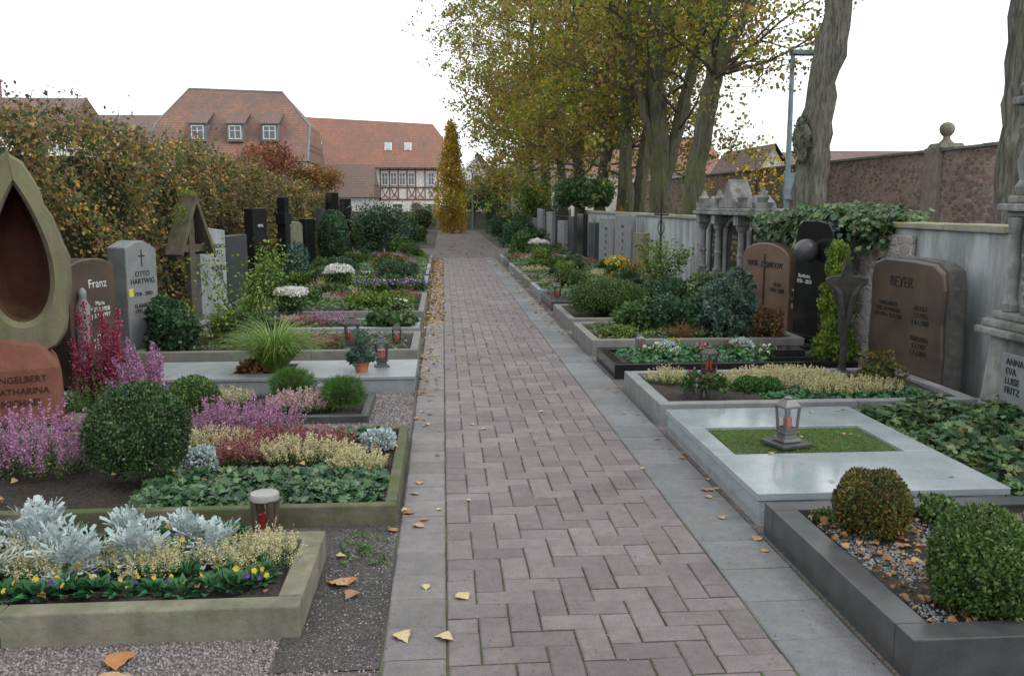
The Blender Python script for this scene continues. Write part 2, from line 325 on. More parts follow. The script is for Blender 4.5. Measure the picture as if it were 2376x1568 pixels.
def spikes(P,D,L,nf,fs,s0=.35,s1=1,w=.008,T=DIAM,sp=.8):
    n=len(P); s=rng.uniform(s0,s1,(n,nf)); L=np.broadcast_to(L,(n,))
    Q=P[:,None]+D[:,None]*(L[:,None]*s)[:,:,None]+rng.normal(size=(n,nf,3))*w*(1.15-s)[:,:,None]
    y=D[:,None]+rng.normal(size=(n,nf,3))*sp; Q=Q.reshape(-1,3); y=y.reshape(-1,3)
    return inst(T,Q,frames(y,rng.normal(size=Q.shape)),fs*rng.uniform(.7,1.3,len(Q)))
def heather(x,y,z,rx,ry,h,n,mat,label,lean=.35,fs=.012,nf=22,gm=None,name='heather',cat='heather',kind=None,w=.01,jit=.16,s0=.3):
    a=rng.uniform(0,6.283,n); q=np.sqrt(rng.random(n)); P=np.stack([rx*q*np.cos(a),ry*q*np.sin(a),np.zeros(n)],1)
    D=nz(np.stack([P[:,0]/rx*lean,P[:,1]/ry*lean,np.ones(n)],1)+rng.normal(size=(n,3))*jit)
    L=h*(1.05-.4*q**2)*rng.uniform(.65,1.15,n)
    ps=[(*spikes(P,D,L,int(nf*1.2),fs,s0,1,w),0),(*spikes(P,D,L,max(8,nf//2),fs*1.2,0.02,.45,.014),1)]
    return tag(fast(name,ps,[mat,gm or L_GRN],loc=(x,y,z)),label,cat,kind=kind)
def cover(name,x0,x1,y0,y1,z,hh,n,ls,mat,label,T=IVY,cat='ground cover',tilt=.45):
    P=np.stack([rng.uniform(x0,x1,n),rng.uniform(y0,y1,n),np.zeros(n)],1)
    b=np.minimum.reduce([P[:,0]-x0,x1-P[:,0],P[:,1]-y0,y1-P[:,1]])/.12; b=np.clip(b,0,1)
    hb=.65+.35*np.sin(P[:,0]*9+1)*np.cos(P[:,1]*11)
    P[:,2]=z+hh*hb*(.35+.65*b)*(1-.6*rng.random(n)**1.5)
    nr=np.array([0,-.2,1])+rng.normal(size=(n,3))*tilt; a=rng.uniform(0,6.283,n)
    yd=np.stack([np.cos(a),np.sin(a),rng.normal(size=n)*.3],1)
    z_=nz(nr); yd=yd-(yd*z_).sum(1)[:,None]*z_
    return tag(fast(name,[(*inst(T,P,frames(yd,z_),ls*rng.uniform(.6,1.25,n)),0)],[mat]),label,cat,kind='stuff')
def dup(o,loc,rz=0,s=1,label=None):
    c=o.copy(); c.location=loc; c.rotation_euler[2]=rz; c.scale=(s,s,s); COL.objects.link(c)
    if label: c['label']=label
    for ch in list(o.children):
        k=ch.copy(); k.parent=c; COL.objects.link(k)
        for g in ch.children:
            q=g.copy(); q.parent=k; COL.objects.link(q)
    return c
TX=[]
def text(s,size,x,z,y,mat,parent,align='CENTER',ext=.002):
    cu=bpy.data.curves.new('inscription','FONT'); cu.body=s; cu.size=size; cu.extrude=ext; cu.align_x=align; cu.resolution_u=3
    cu.materials.append(mat)
    o=bpy.data.objects.new('tmp',cu); COL.objects.link(o); TX.append((o,(x,y-ext-.0005,z),parent,mat))

# ------------------------------------------------------------------ camera / light
cam=bpy.data.cameras.new('camera'); co=bpy.data.objects.new('camera',cam); COL.objects.link(co); sc.camera=co
cam.lens=32; cam.sensor_width=36; cam.clip_end=1000; co.location=(0,0,1.6)
co.rotation_euler=(math.radians(90-8.40),0,math.radians(-4.31))
w=bpy.data.worlds.new('World'); sc.world=w; w.use_nodes=True; nt=w.node_tree; bg=nt.nodes['Background']
sky=nt.nodes.new('ShaderNodeTexSky'); sky.sky_type='NISHITA'; sky.sun_disc=False; sky.sun_elevation=math.radians(48); sky.sun_rotation=math.radians(-60)
c=mixc(nt,sky.outputs[0],(10.6,10.9,11.0),.9); nt.links.new(c,bg.inputs[0]); bg.inputs[1].default_value=.14
sl=bpy.data.lights.new('sun','SUN'); sl.energy=1.3; sl.angle=math.radians(25); sl.color=(1,.97,.92); so=bpy.data.objects.new('sun',sl); COL.objects.link(so)
so.rotation_euler=(math.radians(42),0,math.radians(60-0))
sc.view_settings.view_transform='Standard'; sc.view_settings.look='None'; sc.view_settings.exposure=0

# ------------------------------------------------------------------ ground
def sheet(name,x0,x1,y0,y1,z,mat,label):
    return tag(M().add([(x0,y0,z),(x1,y0,z),(x1,y1,z),(x0,y1,z)],[(0,1,2,3)]).obj(name,mat),label,None,kind='structure')
sheet('ground',-300,300,-60,500,-.035,GRND,'brown earth ground')
sheet('gravel_ground',-3.8,-.235,0,30,-.012,GRAV,'pinkish gravel between the graves')
sheet('soil_ground',-.62,-.236,3.0,4.5,-.006,SOILB,'dark soil strip beside the path')
sheet('gravel_ground',1.535,4.4,0,32,-.012,GRAV,'pinkish gravel between the graves')
sheet('gravel_path',-3.4,4.0,27.2,33,-.004,FARG,'gravel junction of the cemetery paths')
sheet('gravel_path',-.3,2.0,33,54,-.004,FARG,'gravel path with leaf litter')
def paver_mat(name,c1,c2,c3):
    m,nt,b=nm(name); g=N(nt,'ShaderNodeNewGeometry'); co=N(nt,'ShaderNodeTexCoord').outputs['Object']
    col=ramp(nt,[(.1,c1),(.5,c2),(.9,c3)],g.outputs['Random Per Island'])
    col=mixc(nt,col,ramp(nt,[(.3,.65),(.7,1.2)],noise(nt,co,1.3,8,.7)),.85,'MULTIPLY')
    col=mixc(nt,col,ramp(nt,[(.32,.72),(.68,1.18)],noise(nt,co,14,7,.75)),.8,'MULTIPLY')
    col=mixc(nt,col,ramp(nt,[(.3,.5),(.7,1.4)],noise(nt,co,190,3,.7)),.6,'MULTIPLY')
    col=mixc(nt,col,(.085,.09,.055),ramp(nt,[(.56,0.0),(.72,.45)],noise(nt,stretch(nt,co,(1,.6,1)),3.1,9,.75)))
    nt.links.new(col,b.inputs['Base Color']); b.inputs['Roughness'].default_value=.6; bump(nt,b,noise(nt,co,130,5,.75),.6,.004); return m
PAVM=paver_mat('red_concrete_pavers',(.14,.116,.12),(.165,.138,.142),(.192,.162,.165))
PAVL=paver_mat('grey_edging_slabs_reddish',(.155,.14,.14),(.178,.162,.162),(.2,.183,.183))
PAVR=paver_mat('grey_edging_slabs',(.125,.131,.14),(.152,.16,.167),(.182,.19,.197))
def slab(m,x0,x1,y0,y1,mi,g=.004,c=.006,zt=0):
    x0+=g;x1-=g;y0+=g;y1-=g; dz=R_.uniform(-.0025,.0025)+zt; j=lambda:R_.uniform(-.0025,.0025)
    q=[(x0,y0),(x1,y0),(x1,y1),(x0,y1)]; q=[(a+j(),b+j()) for a,b in q]; cx=(x0+x1)/2; cy=(y0+y1)/2
    ins=lambda a,b:(a+(c if a<cx else -c),b+(c if b<cy else -c))
    V=[(a,b,-.03) for a,b in q]+[(a,b,dz-c*.7) for a,b in q]+[(*ins(a,b),dz+R_.uniform(-.001,.001)) for a,b in q]
    F=[(8,9,10,11)]+[(i+k,(i+1)%4+k,(i+1)%4+k+4,i+k+4) for k in(0,4) for i in range(4)]
    m.add(V,F,mi)
m=M(); NX=10; W=1.2/NX; NY=int(27.2/W)
for i in range(-1,NX+1):
    for j in range(-1,NY):
        k=(i-j)%4
        if k==0: x0,x1,y0,y1=i,i+2,j,j+1
        elif k==3: x0,x1,y0,y1=i,i+1,j,j+2
        else: continue
        x0=max(x0,0);x1=min(x1,NX)
        if x1<=x0: continue
        slab(m,x0*W,x1*W,y0*W,y1*W,0,.003,.006)
y=0.05
while y<27: slab(m,-.232,-.003,y,y+.25,1,.003,.007); y+=.25
y=0.13
while y<27: slab(m,1.203,1.532,y,y+.33,2,.003,.007); y+=.33
tag(m.obj('path',[PAVM,PAVL,PAVR]),'herringbone path of reddish concrete pavers with grey edging slabs',None,kind='structure')
mj,nt,b=nm('mossy_joints'); co_=N(nt,'ShaderNodeTexCoord').outputs['Object']
nt.links.new(ramp(nt,[(.45,(.04,.036,.03)),(.62,(.075,.1,.03))],noise(nt,co_,2.2,8,.75)),b.inputs['Base Color']); b.inputs['Roughness'].default_value=1
sheet('path_bedding',-.238,1.538,-.5,27.2,-.0065,mj,'mossy joints between the pavers')
n=9000; P=np.stack([np.round(rng.uniform(1,NX,n))*W+rng.normal(size=n)*.002,rng.uniform(2.5,12,n),np.full(n,-.007)],1)
msk=(np.sin(P[:,0]*5+P[:,1]*1.1)+np.sin(P[:,1]*2.3+P[:,0]*3)+rng.normal(size=n)*.6)>.35
ii=np.round(P[:,0]/W).astype(int); jj=np.floor(P[:,1]/W).astype(int); kk=(ii-1-jj)%4
P=P[msk&(kk!=0)]
tag(fast('moss',[inst(DIAM,P,frames(rng.normal(size=P.shape)*.5+A(0,.4,.4),rng.normal(size=P.shape)+A(0,0,1.5)),.0095*rng.uniform(.6,1.4,len(P)))],leafm('joint_moss',[(.05,.09,.02),(.075,.13,.025),(.1,.15,.04)],.8,.1,k=1)),'green moss tufts in the paving joints','moss',kind='stuff')
CUBE=(A([-1,-.8,-.6],[1,-.7,-.6],[.8,1,-.6],[-.9,.8,-.6],[-.6,-.6,.6],[.7,-.5,.5],[.5,.6,.6],[-.5,.6,.45]),np.array([[4,5,6,7],[0,1,5,4],[1,2,6,5],[2,3,7,6],[3,0,4,7]]))
L_PEB=leafm('pebble_colours',[(.1,.08,.078),(.17,.145,.14),(.24,.212,.207),(.13,.108,.105),(.3,.28,.275)],.85,0,k=1.0)
L_PEBB=leafm('blue_pebble_colours',[(.13,.15,.155),(.2,.225,.235),(.28,.31,.32)],.8,0,k=1)
def pebbles(x0,x1,y0,y1,z,n,s,mat,label):
    P=np.stack([rng.uniform(x0,x1,n),rng.uniform(y0,y1,n),np.full(n,z)+rng.uniform(0,s*.6,n)],1)
    tag(fast('pebbles',[inst(CUBE,P,frames(rng.normal(size=P.shape)*A(1,1,.4),rng.normal(size=P.shape)*.4+A(0,0,1),),s*rng.uniform(.5,1.3,n))],mat),label,'gravel',kind='stuff')
pebbles(-2.6,-.4,2.5,3.26,-.012,26000,.0046,L_PEB,'loose pinkish gravel chippings in front of the grave')
pebbles(-.54,-.24,2.6,4.4,-.008,1500,.004,L_PEB,'loose chippings beside the path edge')
pebbles(-2.2,-.26,6.15,7.75,-.012,16000,.006,L_PEB,'pink gravel chippings between two graves')
n=2600; P=np.stack([rng.uniform(-.23,1.53,n),2.6+9*rng.random(n)**1.4,np.full(n,.003)],1)
tag(fast('debris',[inst(DIAM,P,frames(rng.normal(size=P.shape)*A(1,1,.1),A(0,0,1)+rng.normal(size=P.shape)*.3),.009*rng.uniform(.3,1.4,n))],leafm('debris_colours',[(.06,.045,.03),(.16,.11,.06),(.09,.09,.03),(.3,.22,.1)],.8,0,k=1)),'tiny soil and plant debris on the paving','debris',kind='stuff')
# small green weeds in the soil strip
n=420; cx=rng.uniform(-.5,-.26,40); cy=rng.uniform(3.9,4.38,40); q=rng.integers(0,40,n); P=np.stack([cx[q]+rng.normal(size=n)*.012,cy[q]+rng.normal(size=n)*.012,np.full(n,0.)],1)
tag(fast('weeds',[inst(LEAF,P,frames(rd(n)*A(1,1,.3)+A(0,0,.4),rd(n)+A(0,0,1)),.014*rng.uniform(.6,1.4,n))],L_BOXB),'tiny green weeds in the dark soil','weeds',kind='stuff')

# ------------------------------------------------------------------ graves
def grave(x0,x1,y0,y1,h,kw,mat,label,fill=SOIL,fz=-.03,bev=.008):
    e=E('grave',label,'grave',(x0,y0,0)); a=x1-x0; b=y1-y0; m=M()
    m.box(0,a*.62-.001,0,kw,-.03,h); m.box(a*.62+.001,a,0,kw,-.03,h-.001); m.box(0,a,b-kw,b,-.03,h)
    m.box(0,kw,kw+.001,b-kw-.001,-.03,h); m.box(a-kw,a,kw+.001,b-kw-.001,-.03,h+.001)
    m.obj('kerb',mat,e,bevel=bev)
    nx,ny=max(4,int(a/.08)),max(4,int(b/.08)); V=[];F=[]
    for j in range(ny+1):
        for i in range(nx+1):
            X=kw*.9+(a-1.8*kw)*i/nx; Y=kw*.9+(b-1.8*kw)*j/ny
            V.append((X,Y,h+fz+.012*math.sin(X*13+Y*7+x0)+.01*R_.uniform(-1,1)))
    for j in range(ny):
        for i in range(nx): F.append((j*(nx+1)+i,j*(nx+1)+i+1,(j+1)*(nx+1)+i+1,(j+1)*(nx+1)+i))
    M().add(V,F).obj('soil',fill,e,smooth=True)
    return e
grave(-3.4,-.55,3.26,4.05,.12,.095,KMOSS,'grave bed with mossy concrete kerb and silver plants')
grave(-3.5,-.25,4.45,6.1,.1,.06,KMOSS2,'grave bed with green mossy kerb, heather and ivy')
grave(-1.95,-.57,6.65,7.5,.05,.06,GR_D,'small planted bed with flat dark stone kerb')
e=E('grave','pale granite slab grave with planting hole','grave',(-2.6,7.75,0)); m=M()
m.box(0,2.34,0,.85,-.03,.10); m.box(-.01,.75,-.01,.86,.102,.13); m.box(1.25,2.35,-.01,.86,.102,.13); m.box(.752,1.248,-.01,.22,.102,.13); m.box(.752,1.248,.7,.86,.102,.13); m.obj('slab',GR_S,e,bevel=.004)
M().box(.752,1.248,.222,.698,.101,.12).obj('soil',SOIL,e)
grave(-3.1,-.27,9.2,10.55,.13,.08,KGREY,'grave bed with weathered grey kerb')
grave(-3.1,-.3,10.95,11.9,.12,.1,GR_S,'grave bed with pale granite kerb')
grave(-3.1,-.27,12.3,14.9,.16,.08,KGREY,'wide grave bed with weathered stone kerb')
grave(1.56,4.0,2.77,4.2,.15,.12,GR_D,'grave bed with dark polished granite kerb and leaves',bev=.005)
e=E('grave','pale polished granite grave slab with lawn inset','grave',(1.56,4.3,0)); m=M()
m.box(0.01,1.31,.01,1.88,-.03,.118)
X0,X1,Y0,Y1=.12,1.14,.72,1.36
m.box(0,1.33,0,Y0,.12,.16); m.box(0,1.33,Y1,1.9,.12,.16); m.box(0,X0,Y0+.001,Y1-.001,.12,.16); m.box(X1,1.33,Y0+.001,Y1-.001,.12,.16)
m.obj('slab',GR_L,e,bevel=.004)
M().box(X0+.002,X1-.002,Y0+.002,Y1-.002,.119,.14).obj('soil',SOIL,e)
cover('lawn_inset',1.69,2.69,5.03,5.65,.138,.018,17000,.024,L_LAWN,'small square of lawn set in the granite slab',T=NEED,cat='grass',tilt=.9)
grave(1.57,4.0,6.42,7.75,.15,.09,GR_M,'grave bed with grey granite kerb and heather')
grave(1.57,3.9,8.2,9.2,.13,.1,BLK,'grave bed with black polished kerb')
grave(1.57,3.9,9.5,11.0,.16,.09,KGREY,'grave bed with grey kerb and dwarf conifers')
grave(1.6,3.9,11.5,13.2,.14,.09,KGREY,'grave bed filled with large clipped boxwood mound')

# ------------------------------------------------------------------ plants: left front grave
def dusty_plant(x,y,z,s):
    n=44; a=rng.uniform(0,6.283,n); el=rng.uniform(.15,1.4,n); d=np.stack([np.cos(a)*np.cos(el),np.sin(a)*np.cos(el),np.sin(el)],1)
    P=d*A(.03,.03,.07)*rng.uniform(.2,1.2,(n,1))+A(0,0,.02); up=A(0,0,1)+rng.normal(size=(n,3))*.35
    out=d*A(1,1,0)
    return fast('dusty_miller_plant',[inst(DUST,P,frames(d,up+out*.4),s*rng.uniform(.5,1.1,n))],L_SIL,loc=(x,y,z))
def dup_group(base,locs,label,cat,group,s0=.85,s1=1.15):
    tag(base,label,cat,group)
    for p in locs: dup(base,p,R_.uniform(0,6.28),R_.uniform(s0,s1))
b=dusty_plant(-.98,3.76,.1,.105)
dup_group(b,[(-x,y,.1) for x,y in((1.27,3.7),(1.36,3.93),(1.62,3.74),(1.78,3.93),(1.95,3.7),(2.2,3.85),(1.12,3.93),(1.5,3.62),(1.84,3.6),(2.4,3.7),(2.15,3.62))],'silver dusty miller with feathery lobed leaves','silver plant','silver dusty miller in the mossy grave bed',.9,1.3)
def pansy(fm):
    n=64; a=rng.uniform(0,6.283,n); el=rng.uniform(.1,1.2,n); d=np.stack([np.cos(a)*np.cos(el),np.sin(a)*np.cos(el),np.sin(el)],1)
    ps=[(*inst(LEAF,d*.03+A(0,0,.01),frames(d,A(0,0,1)+rng.normal(size=(n,3))*.25+d*.1),.055*rng.uniform(.6,1.15,n)),0)]
    for k in range(3):
        c=A(rng.uniform(-.05,.05),rng.uniform(-.05,.05),.06+rng.uniform(0,.025)); q=5; an=np.arange(q)/q*6.283+rng.uniform(0,6)
        nd=nz(A(rng.uniform(-.6,.6),-1,.7)[None])[0]; t1=nz(np.cross(nd,A(0,0,1))[None])[0]; t2=np.cross(nd,t1)
        dd=np.cos(an)[:,None]*t1+np.sin(an)[:,None]*t2
        ps.append((*inst(WIDE,np.tile(c,(q,1)),frames(dd,np.tile(nd,(q,1))),np.full(q,.012)),1 if k<2 else 2))
    return fast('pansy_plant',ps,[L_PAN,fm,L_VIO])
b=pansy(L_YEL); b.location=(-.75,3.5,.09)
dup_group(b,[(-x,3.43+.06*R_.random(),.09) for x in(.83,.93,1.03,1.13,1.25,1.36,1.46,1.57,1.68,1.8,1.92,2.03,2.15,2.3)]+[(-x,3.56+.04*R_.random(),.09) for x in(.75,.9,1.05,1.2,1.35,1.5,1.65,1.8,2.0)]+[(-x,3.98,.1) for x in(.95,1.1,1.24,1.48,1.62,1.7,1.9,2.05)]+[(-.78,3.66,.1),(-1.12,3.8,.1),(-1.48,3.82,.1)],'pansy with green leaves and small yellow and violet flowers','pansy','pansies in the mossy grave bed')
for x,y in((-.74,3.74),(-1.12,3.68),(-1.4,3.7),(-1.75,3.72),(-2.08,3.66),(-.85,3.66),(-1.2,3.62),(-1.6,3.6),(-.82,3.8)): heather(x,y,.09,.1,.08,.16,90,L_CRM,'small cream flowering heather',.6,.008,24,name='cream_heather_plant')
# L2
bush(-1.7,5.05,.09,.275,L_BOX,'dense round clipped boxwood ball',name='boxwood_ball',n=16000,ls=.018,a=.035)
bush(-1.75,6.35,.05,.19,L_BOXB,'smaller round boxwood ball',name='boxwood_ball',n=6000,ls=.018,a=.03)
heather(-2.35,5.25,.08,.3,.2,.38,120,L_PUR,'large purple flowering heather beside the boxwood ball',.6,.013,80,w=.018)
heather(-1.35,5.95,.08,.36,.14,.26,170,L_PUR,'low purple heather with upright flower spikes',.5,.012,50,w=.014)
heather(-1.0,5.62,.08,.42,.14,.15,380,L_RED,'wine red heather carpet',.5,.012,24)
heather(-1.2,5.34,.08,.16,.09,.14,150,L_RED,'wine red heather clump',.5,.012,24)
heather(-1.4,5.6,.08,.2,.14,.16,210,L_CRM,'cream heather clump',.5,.011,24)
heather(-.85,5.36,.08,.3,.11,.15,330,L_CRM,'cream heather carpet at the kerb',.5,.011,24)
heather(-.5,5.15,.08,.15,.12,.12,170,L_CRM,'cream heather clump at kerb corner',.5,.011,24)
for x,y,r in((-1.42,5.22,.1),(-.42,5.6,.09),(-.8,5.75,.07)):
    bush(x,y,.08,r,L_SIL,'silvery cushion plant with fine leaves',name='silver_cushion_plant',n=1800,ls=.02,T=DIAM,sq=(1.2,1,.65),out=1.0,dep=.4,a=.15)
cover('ivy_bed',-1.62,-.33,4.53,5.12,.06,.11,3000,.047,L_IVY,'dark glossy ivy covering the grave front')
cover('ivy_bed',-1.0,-.34,5.72,6.02,.07,.1,900,.042,L_IVY,'dark glossy ivy at the back of the grave')
# L3
bush(-1.22,7.25,.04,.15,L_MUGO,'small round dwarf pine',name='dwarf_pine',n=4200,ls=.045,T=NEED,out=1.6,sq=(1,1,.85),up=.5,a=.1)
bush(-.78,6.95,.04,.14,L_MUGO,'small round dwarf pine at bed corner',name='dwarf_pine',n=4200,ls=.045,T=NEED,out=1.6,sq=(1,1,.85),up=.5,a=.1)
heather(-1.1,6.95,.04,.22,.13,.15,300,L_PNK,'dusky pink heather mound',.7,.012,24)
heather(-1.7,7.2,.04,.14,.12,.13,120,L_CRM,'cream heather in front of bed',.7,.012,20)
heather(-2.72,7.4,.0,.14,.12,.8,17,L_MAG,'tall magenta plume flowers',.24,.02,420,name='magenta_heather',w=.05,jit=.07,s0=.15)
heather(-2.3,7.15,.0,.17,.14,.5,28,L_PUR,'tall purple heather plumes',.5,.017,280,w=.035,jit=.1,s0=.2)
heather(-2.5,6.9,.0,.25,.15,.3,150,L_GRN,'green upright heather foliage',.55,.015,30)
bush(-2.8,9.5,.05,.26,L_CON,'dark green bushy conifer',name='conifer_shrub',n=5000,ls=.045,sq=(.8,.8,1.15),T=LEAF,a=.2)
cover('ground_plants',-3.2,-1.9,6.2,7.6,-.01,.1,900,.05,L_GRN,'low green plants and leaf litter',T=LEAF)
def flowers(cx,cy,z,r,n,fs,mat,label,name='flowering_plant',cat='flowers',gm=None,h=.12,q=8):
    P=rng.normal(size=(n,3))*A(r*.42,r*.42,0)+A(0,0,h)+rng.uniform(-.3,.3,(n,1))*A(0,0,h)
    Q=np.repeat(P,q,0); d=rd(len(Q))+A(0,0,.2)
    k=n*16
    g=inst(LEAF,rng.normal(size=(k,3))*A(r*.42,r*.42,h*.25)+A(0,0,h*.5),frames(rd(k)+A(0,0,.4),rd(k)+A(0,0,1)),.045*rng.uniform(.6,1.2,k))
    st=inst((NEED[0]*A(2,1,1),NEED[1]),np.zeros((n,3)),frames(P,rd(n)),np.linalg.norm(P,axis=1))
    return tag(fast(name,[(*g,1),(*st,1),(*inst(WIDE,Q,frames(d,rd(len(Q))),fs*rng.uniform(.8,1.2,len(Q))),0)],[mat,gm or L_GRN],loc=(cx,cy,z)),label,cat)
flowers(-2.95,7.0,.02,.16,14,.03,L_WHT,'white cyclamen with green leaves')
def grass(x,y,z,h,n,label,sp=.45,mat=L_GRS):
    a=rng.uniform(0,6.283,n); q=rng.random(n)**.7; d=nz(np.stack([np.cos(a)*q*sp,np.sin(a)*q*sp,np.ones(n)],1)); 
    P=np.stack([np.cos(a)*.07*q,np.sin(a)*.07*q,np.zeros(n)],1); out=np.stack([np.cos(a),np.sin(a),np.zeros(n)],1)
    return tag(fast('ornamental_grass',[inst(BLADE,P,frames(d,-out+rng.normal(size=(n,3))*.2),h*rng.uniform(.5,1.15,n))],mat,loc=(x,y,z)),label,'grass plant')
grass(-1.5,8.12,.12,.56,1600,'tall arching ornamental grass tuft',.6)
bush(-1.66,8.1,.1,.12,L_RUST,'rusty low foliage under the grass',n=400,ls=.05,sq=(1.3,1,.5),T=LEAF)
def mixbed(x0,x1,y0,y1,z,seed,k=9):
    r=random.Random(seed)
    pool=[('b',L_BOXB),('b',L_CON),('h',L_CRM),('h',L_RED),('h',L_PUR),('b',L_GRN),('f',L_WHT),('f',L_VIO),('b',L_CONB),('h',L_PNK),('f',L_PKP),('b',L_CONY),('i',L_IVYM),('b',L_GRN),('b',L_RUST)]
    nm_={L_BOXB:'bright green boxwood',L_CON:'dark green dwarf conifer',L_CRM:'cream heather',L_RED:'wine red heather',L_PUR:'purple heather',L_GRN:'leafy green plant',L_WHT:'white flowers',L_VIO:'violet pansies',L_CONB:'blue green dwarf conifer',L_PNK:'dusky pink heather',L_PKP:'pink flowers',L_CONY:'yellow green dwarf conifer',L_IVYM:'ivy tuft',L_RUST:'rusty autumn shrub'}
    for i in range(k):
        t,mt=r.choice(pool); x=r.uniform(x0+.15,x1-.15); y=r.uniform(y0+.15,y1-.15); lb=nm_[mt]+' planted in a grave bed'
        if t in'b': bush(x,y,z,r.uniform(.1,.23),mt,lb,name='garden_shrub',n=1100,ls=.038,a=.18,sq=(1.1,1,r.uniform(.6,1.1)),T=LEAF if mt in(L_GRN,L_BOXB,L_RUST) else DIAM)
        elif t=='h': heather(x,y,z,r.uniform(.15,.28),r.uniform(.12,.2),r.uniform(.13,.22),110,mt,lb,.5,.018,12)
        elif t=='f': flowers(x,y,z,r.uniform(.12,.2),10,.024,mt,lb+', in bloom',q=6)
        else: bush(x,y,z,.25,mt,lb,name='ivy_tuft',n=500,ls=.06,a=.1,sq=(1.2,1,.4),T=IVY)
cover('bed_groundcover',-2.95,-.4,9.3,10.45,.1,.07,1100,.045,L_GRN,'low green ground cover plants',T=LEAF)
mixbed(-2.6,-.4,9.3,10.5,.1,3,6)
cover('bed_groundcover',-2.95,-.45,11.05,11.8,.09,.08,900,.045,L_BOXB,'low green ground cover plants',T=LEAF)
mixbed(-2.4,-.5,11.0,11.8,.09,8,5)
cover('bed_groundcover',-2.95,-.4,12.4,14.8,.13,.14,3200,.05,L_GRN,'mixed green ground cover plants',T=LEAF)
mixbed(-2.9,-.4,12.4,14.8,.13,12,14)
bush(-.9,13.0,.13,.28,L_CONY,'low spreading green plant with yellow tips',n=2200,ls=.035,sq=(1.7,1,.4),name='garden_shrub',a=.15)
for x,y,r in((-2.0,12.1,.17),(-1.75,15.4,.2)):
    s=ball(r,1400,.03,c=(0,0,r*1.6),sq=(1.2,1,.55),lo=-.1,T=WIDE,a=.15)
    bush(x,y,.15,r,L_GRN,'white chrysanthemum bush in full bloom',name='white_chrysanthemum',n=1200,ls=.04,T=LEAF,extra=[(s,L_WHT)])
for i in range(9): flowers(-.35-.11*i,15.35+.1*(i%2),.15,.12,12,.03,L_VIO,'violet pansies along the kerb',name='pansy_plant',h=.14,q=6)
def twiggy(x,y,z,h,mat,label,n=500,ls=.05,sp=.35,name='garden_shrub',T=LEAF,wood=TWIG):
    e=E(name,label,'shrub',(x,y,z)); m=M(); ends=[]
    for k in range(8):
        a=R_.uniform(0,6.28); p=Vector((0,0,0)); pts=[p]; d=Vector((math.cos(a)*sp,math.sin(a)*sp,1)).normalized()
        for i in range(5):
            d=(d+Vector((U(-.3,.3),U(-.3,.3),.1))).normalized(); p=p+d*h/5; pts.append(p)
            if i>0: ends.append(np.array(p))
        m.tube(pts,[.012,.01,.008,.006,.004,.003],5)
    m.obj('branches',wood,e)
    P=np.array(ends)[rng.integers(0,len(ends),n)]+rng.normal(size=(n,3))*h*.1
    fast('foliage',[inst(T,P,frames(rd(n)+A(0,0,.2),rd(n)+A(0,0,1)),ls*rng.uniform(.6,1.2,n))],mat,e)
    return e
twiggy(-2.4,10.9,.05,1.0,L_CONY,'loose green shrub with light leaves',n=1500,ls=.05,sp=.6)
twiggy(-2.6,9.9,.05,.5,L_CONY,'yellow green small shrub',n=500,ls=.05,sp=.8)
e=E('flower_pot','terracotta pot with conifer sprigs on granite slab','plant pot',(-.73,8.0,.131))
M().lathe([(.05,0),(.07,.08),(.078,.08),(.078,.1),(.066,.1),(.06,.07)],n=20).obj('pot',TERRA,e,smooth=True)
fast('foliage',[(*ball(.1,700,.045,c=(0,0,.13),T=LEAF,sq=(1.1,1.1,.7)),0),(*ball(.06,60,.03,c=(0,0,.15),T=WIDE),1),(*spikes(np.zeros((22,3))+A(0,0,.1),nz(rd(22)*A(.35,.35,.1)+A(0,0,1)),.28,30,.02,w=.01),0)],[L_CONB,L_MAG],e)

# ------------------------------------------------------------------ lanterns
def lantern(x,y,z,h,mat,label,rz=20):
    e=E('grave_lantern',label,'grave lantern',(x,y,z),rz,'grave lanterns'); s=h/.3
    m=M(); m.frus(0,0,0,.02*s,.065*s,.065*s,.06*s,.06*s); m.frus(0,0,.02*s,.05*s,.045*s,.045*s,.038*s,.038*s); m.frus(0,0,.05*s,.062*s,.055*s,.055*s,.055*s,.055*s)
    for i in(-1,1):
        for j in(-1,1): m.tube([(i*.04*s,j*.04*s,.06*s),(i*.05*s,j*.05*s,.215*s)],.009*s,6)
    for i in(-1,1):
        m.box(-.045*s,.045*s,i*.043*s-.003*s,i*.043*s+.003*s,.062*s,.085*s); m.box(i*.043*s-.003*s,i*.043*s+.003*s,-.045*s,.045*s,.0621*s,.086*s)
    m.obj('frame',mat,e,bevel=.002*s)
    m=M(); m.frus(0,0,.212*s,.222*s,.062*s,.062*s,.062*s,.062*s); m.frus(0,0,.2222*s,.262*s,.056*s,.056*s,.03*s,.03*s); m.lathe([(.026*s,.262*s),(.028*s,.272*s),(.012*s,.28*s),(.002*s,.286*s)],n=12); m.obj('roof',mat,e,bevel=.003*s)
    M().lathe([(.026*s,.063*s),(.027*s,.14*s),(.022*s,.148*s)],n=14).obj('candle',RED,e,smooth=True)
    M().frus(0,0,.0625*s,.211*s,.037*s,.037*s,.044*s,.044*s).obj('glass',GLASS,e)
    return e
lantern(2.06,5.22,.185,.29,PEWT,'weathered grey metal grave lantern with red candle',15)
e=M().box(-.11,.11,-.11,.11,0,.022).obj('stone_plinth',GR_D,loc=(2.06,5.22,.158),rz=.3,bevel=.004); tag(e,'small square grey stone plinth on the lawn inset','plinth')
lantern(1.98,9.0,.1,.2,PEWT,'small silver grave lantern with glass',10)
lantern(2.25,7.5,.12,.3,BRONZE,'dark bronze grave lantern among the heather',30)
lantern(-.98,7.12,.04,.19,PEWT,'small stone coloured grave lantern',20)
lantern(-.57,8.25,.131,.3,GR_D,'dark grave lantern with red candle on slab',10)
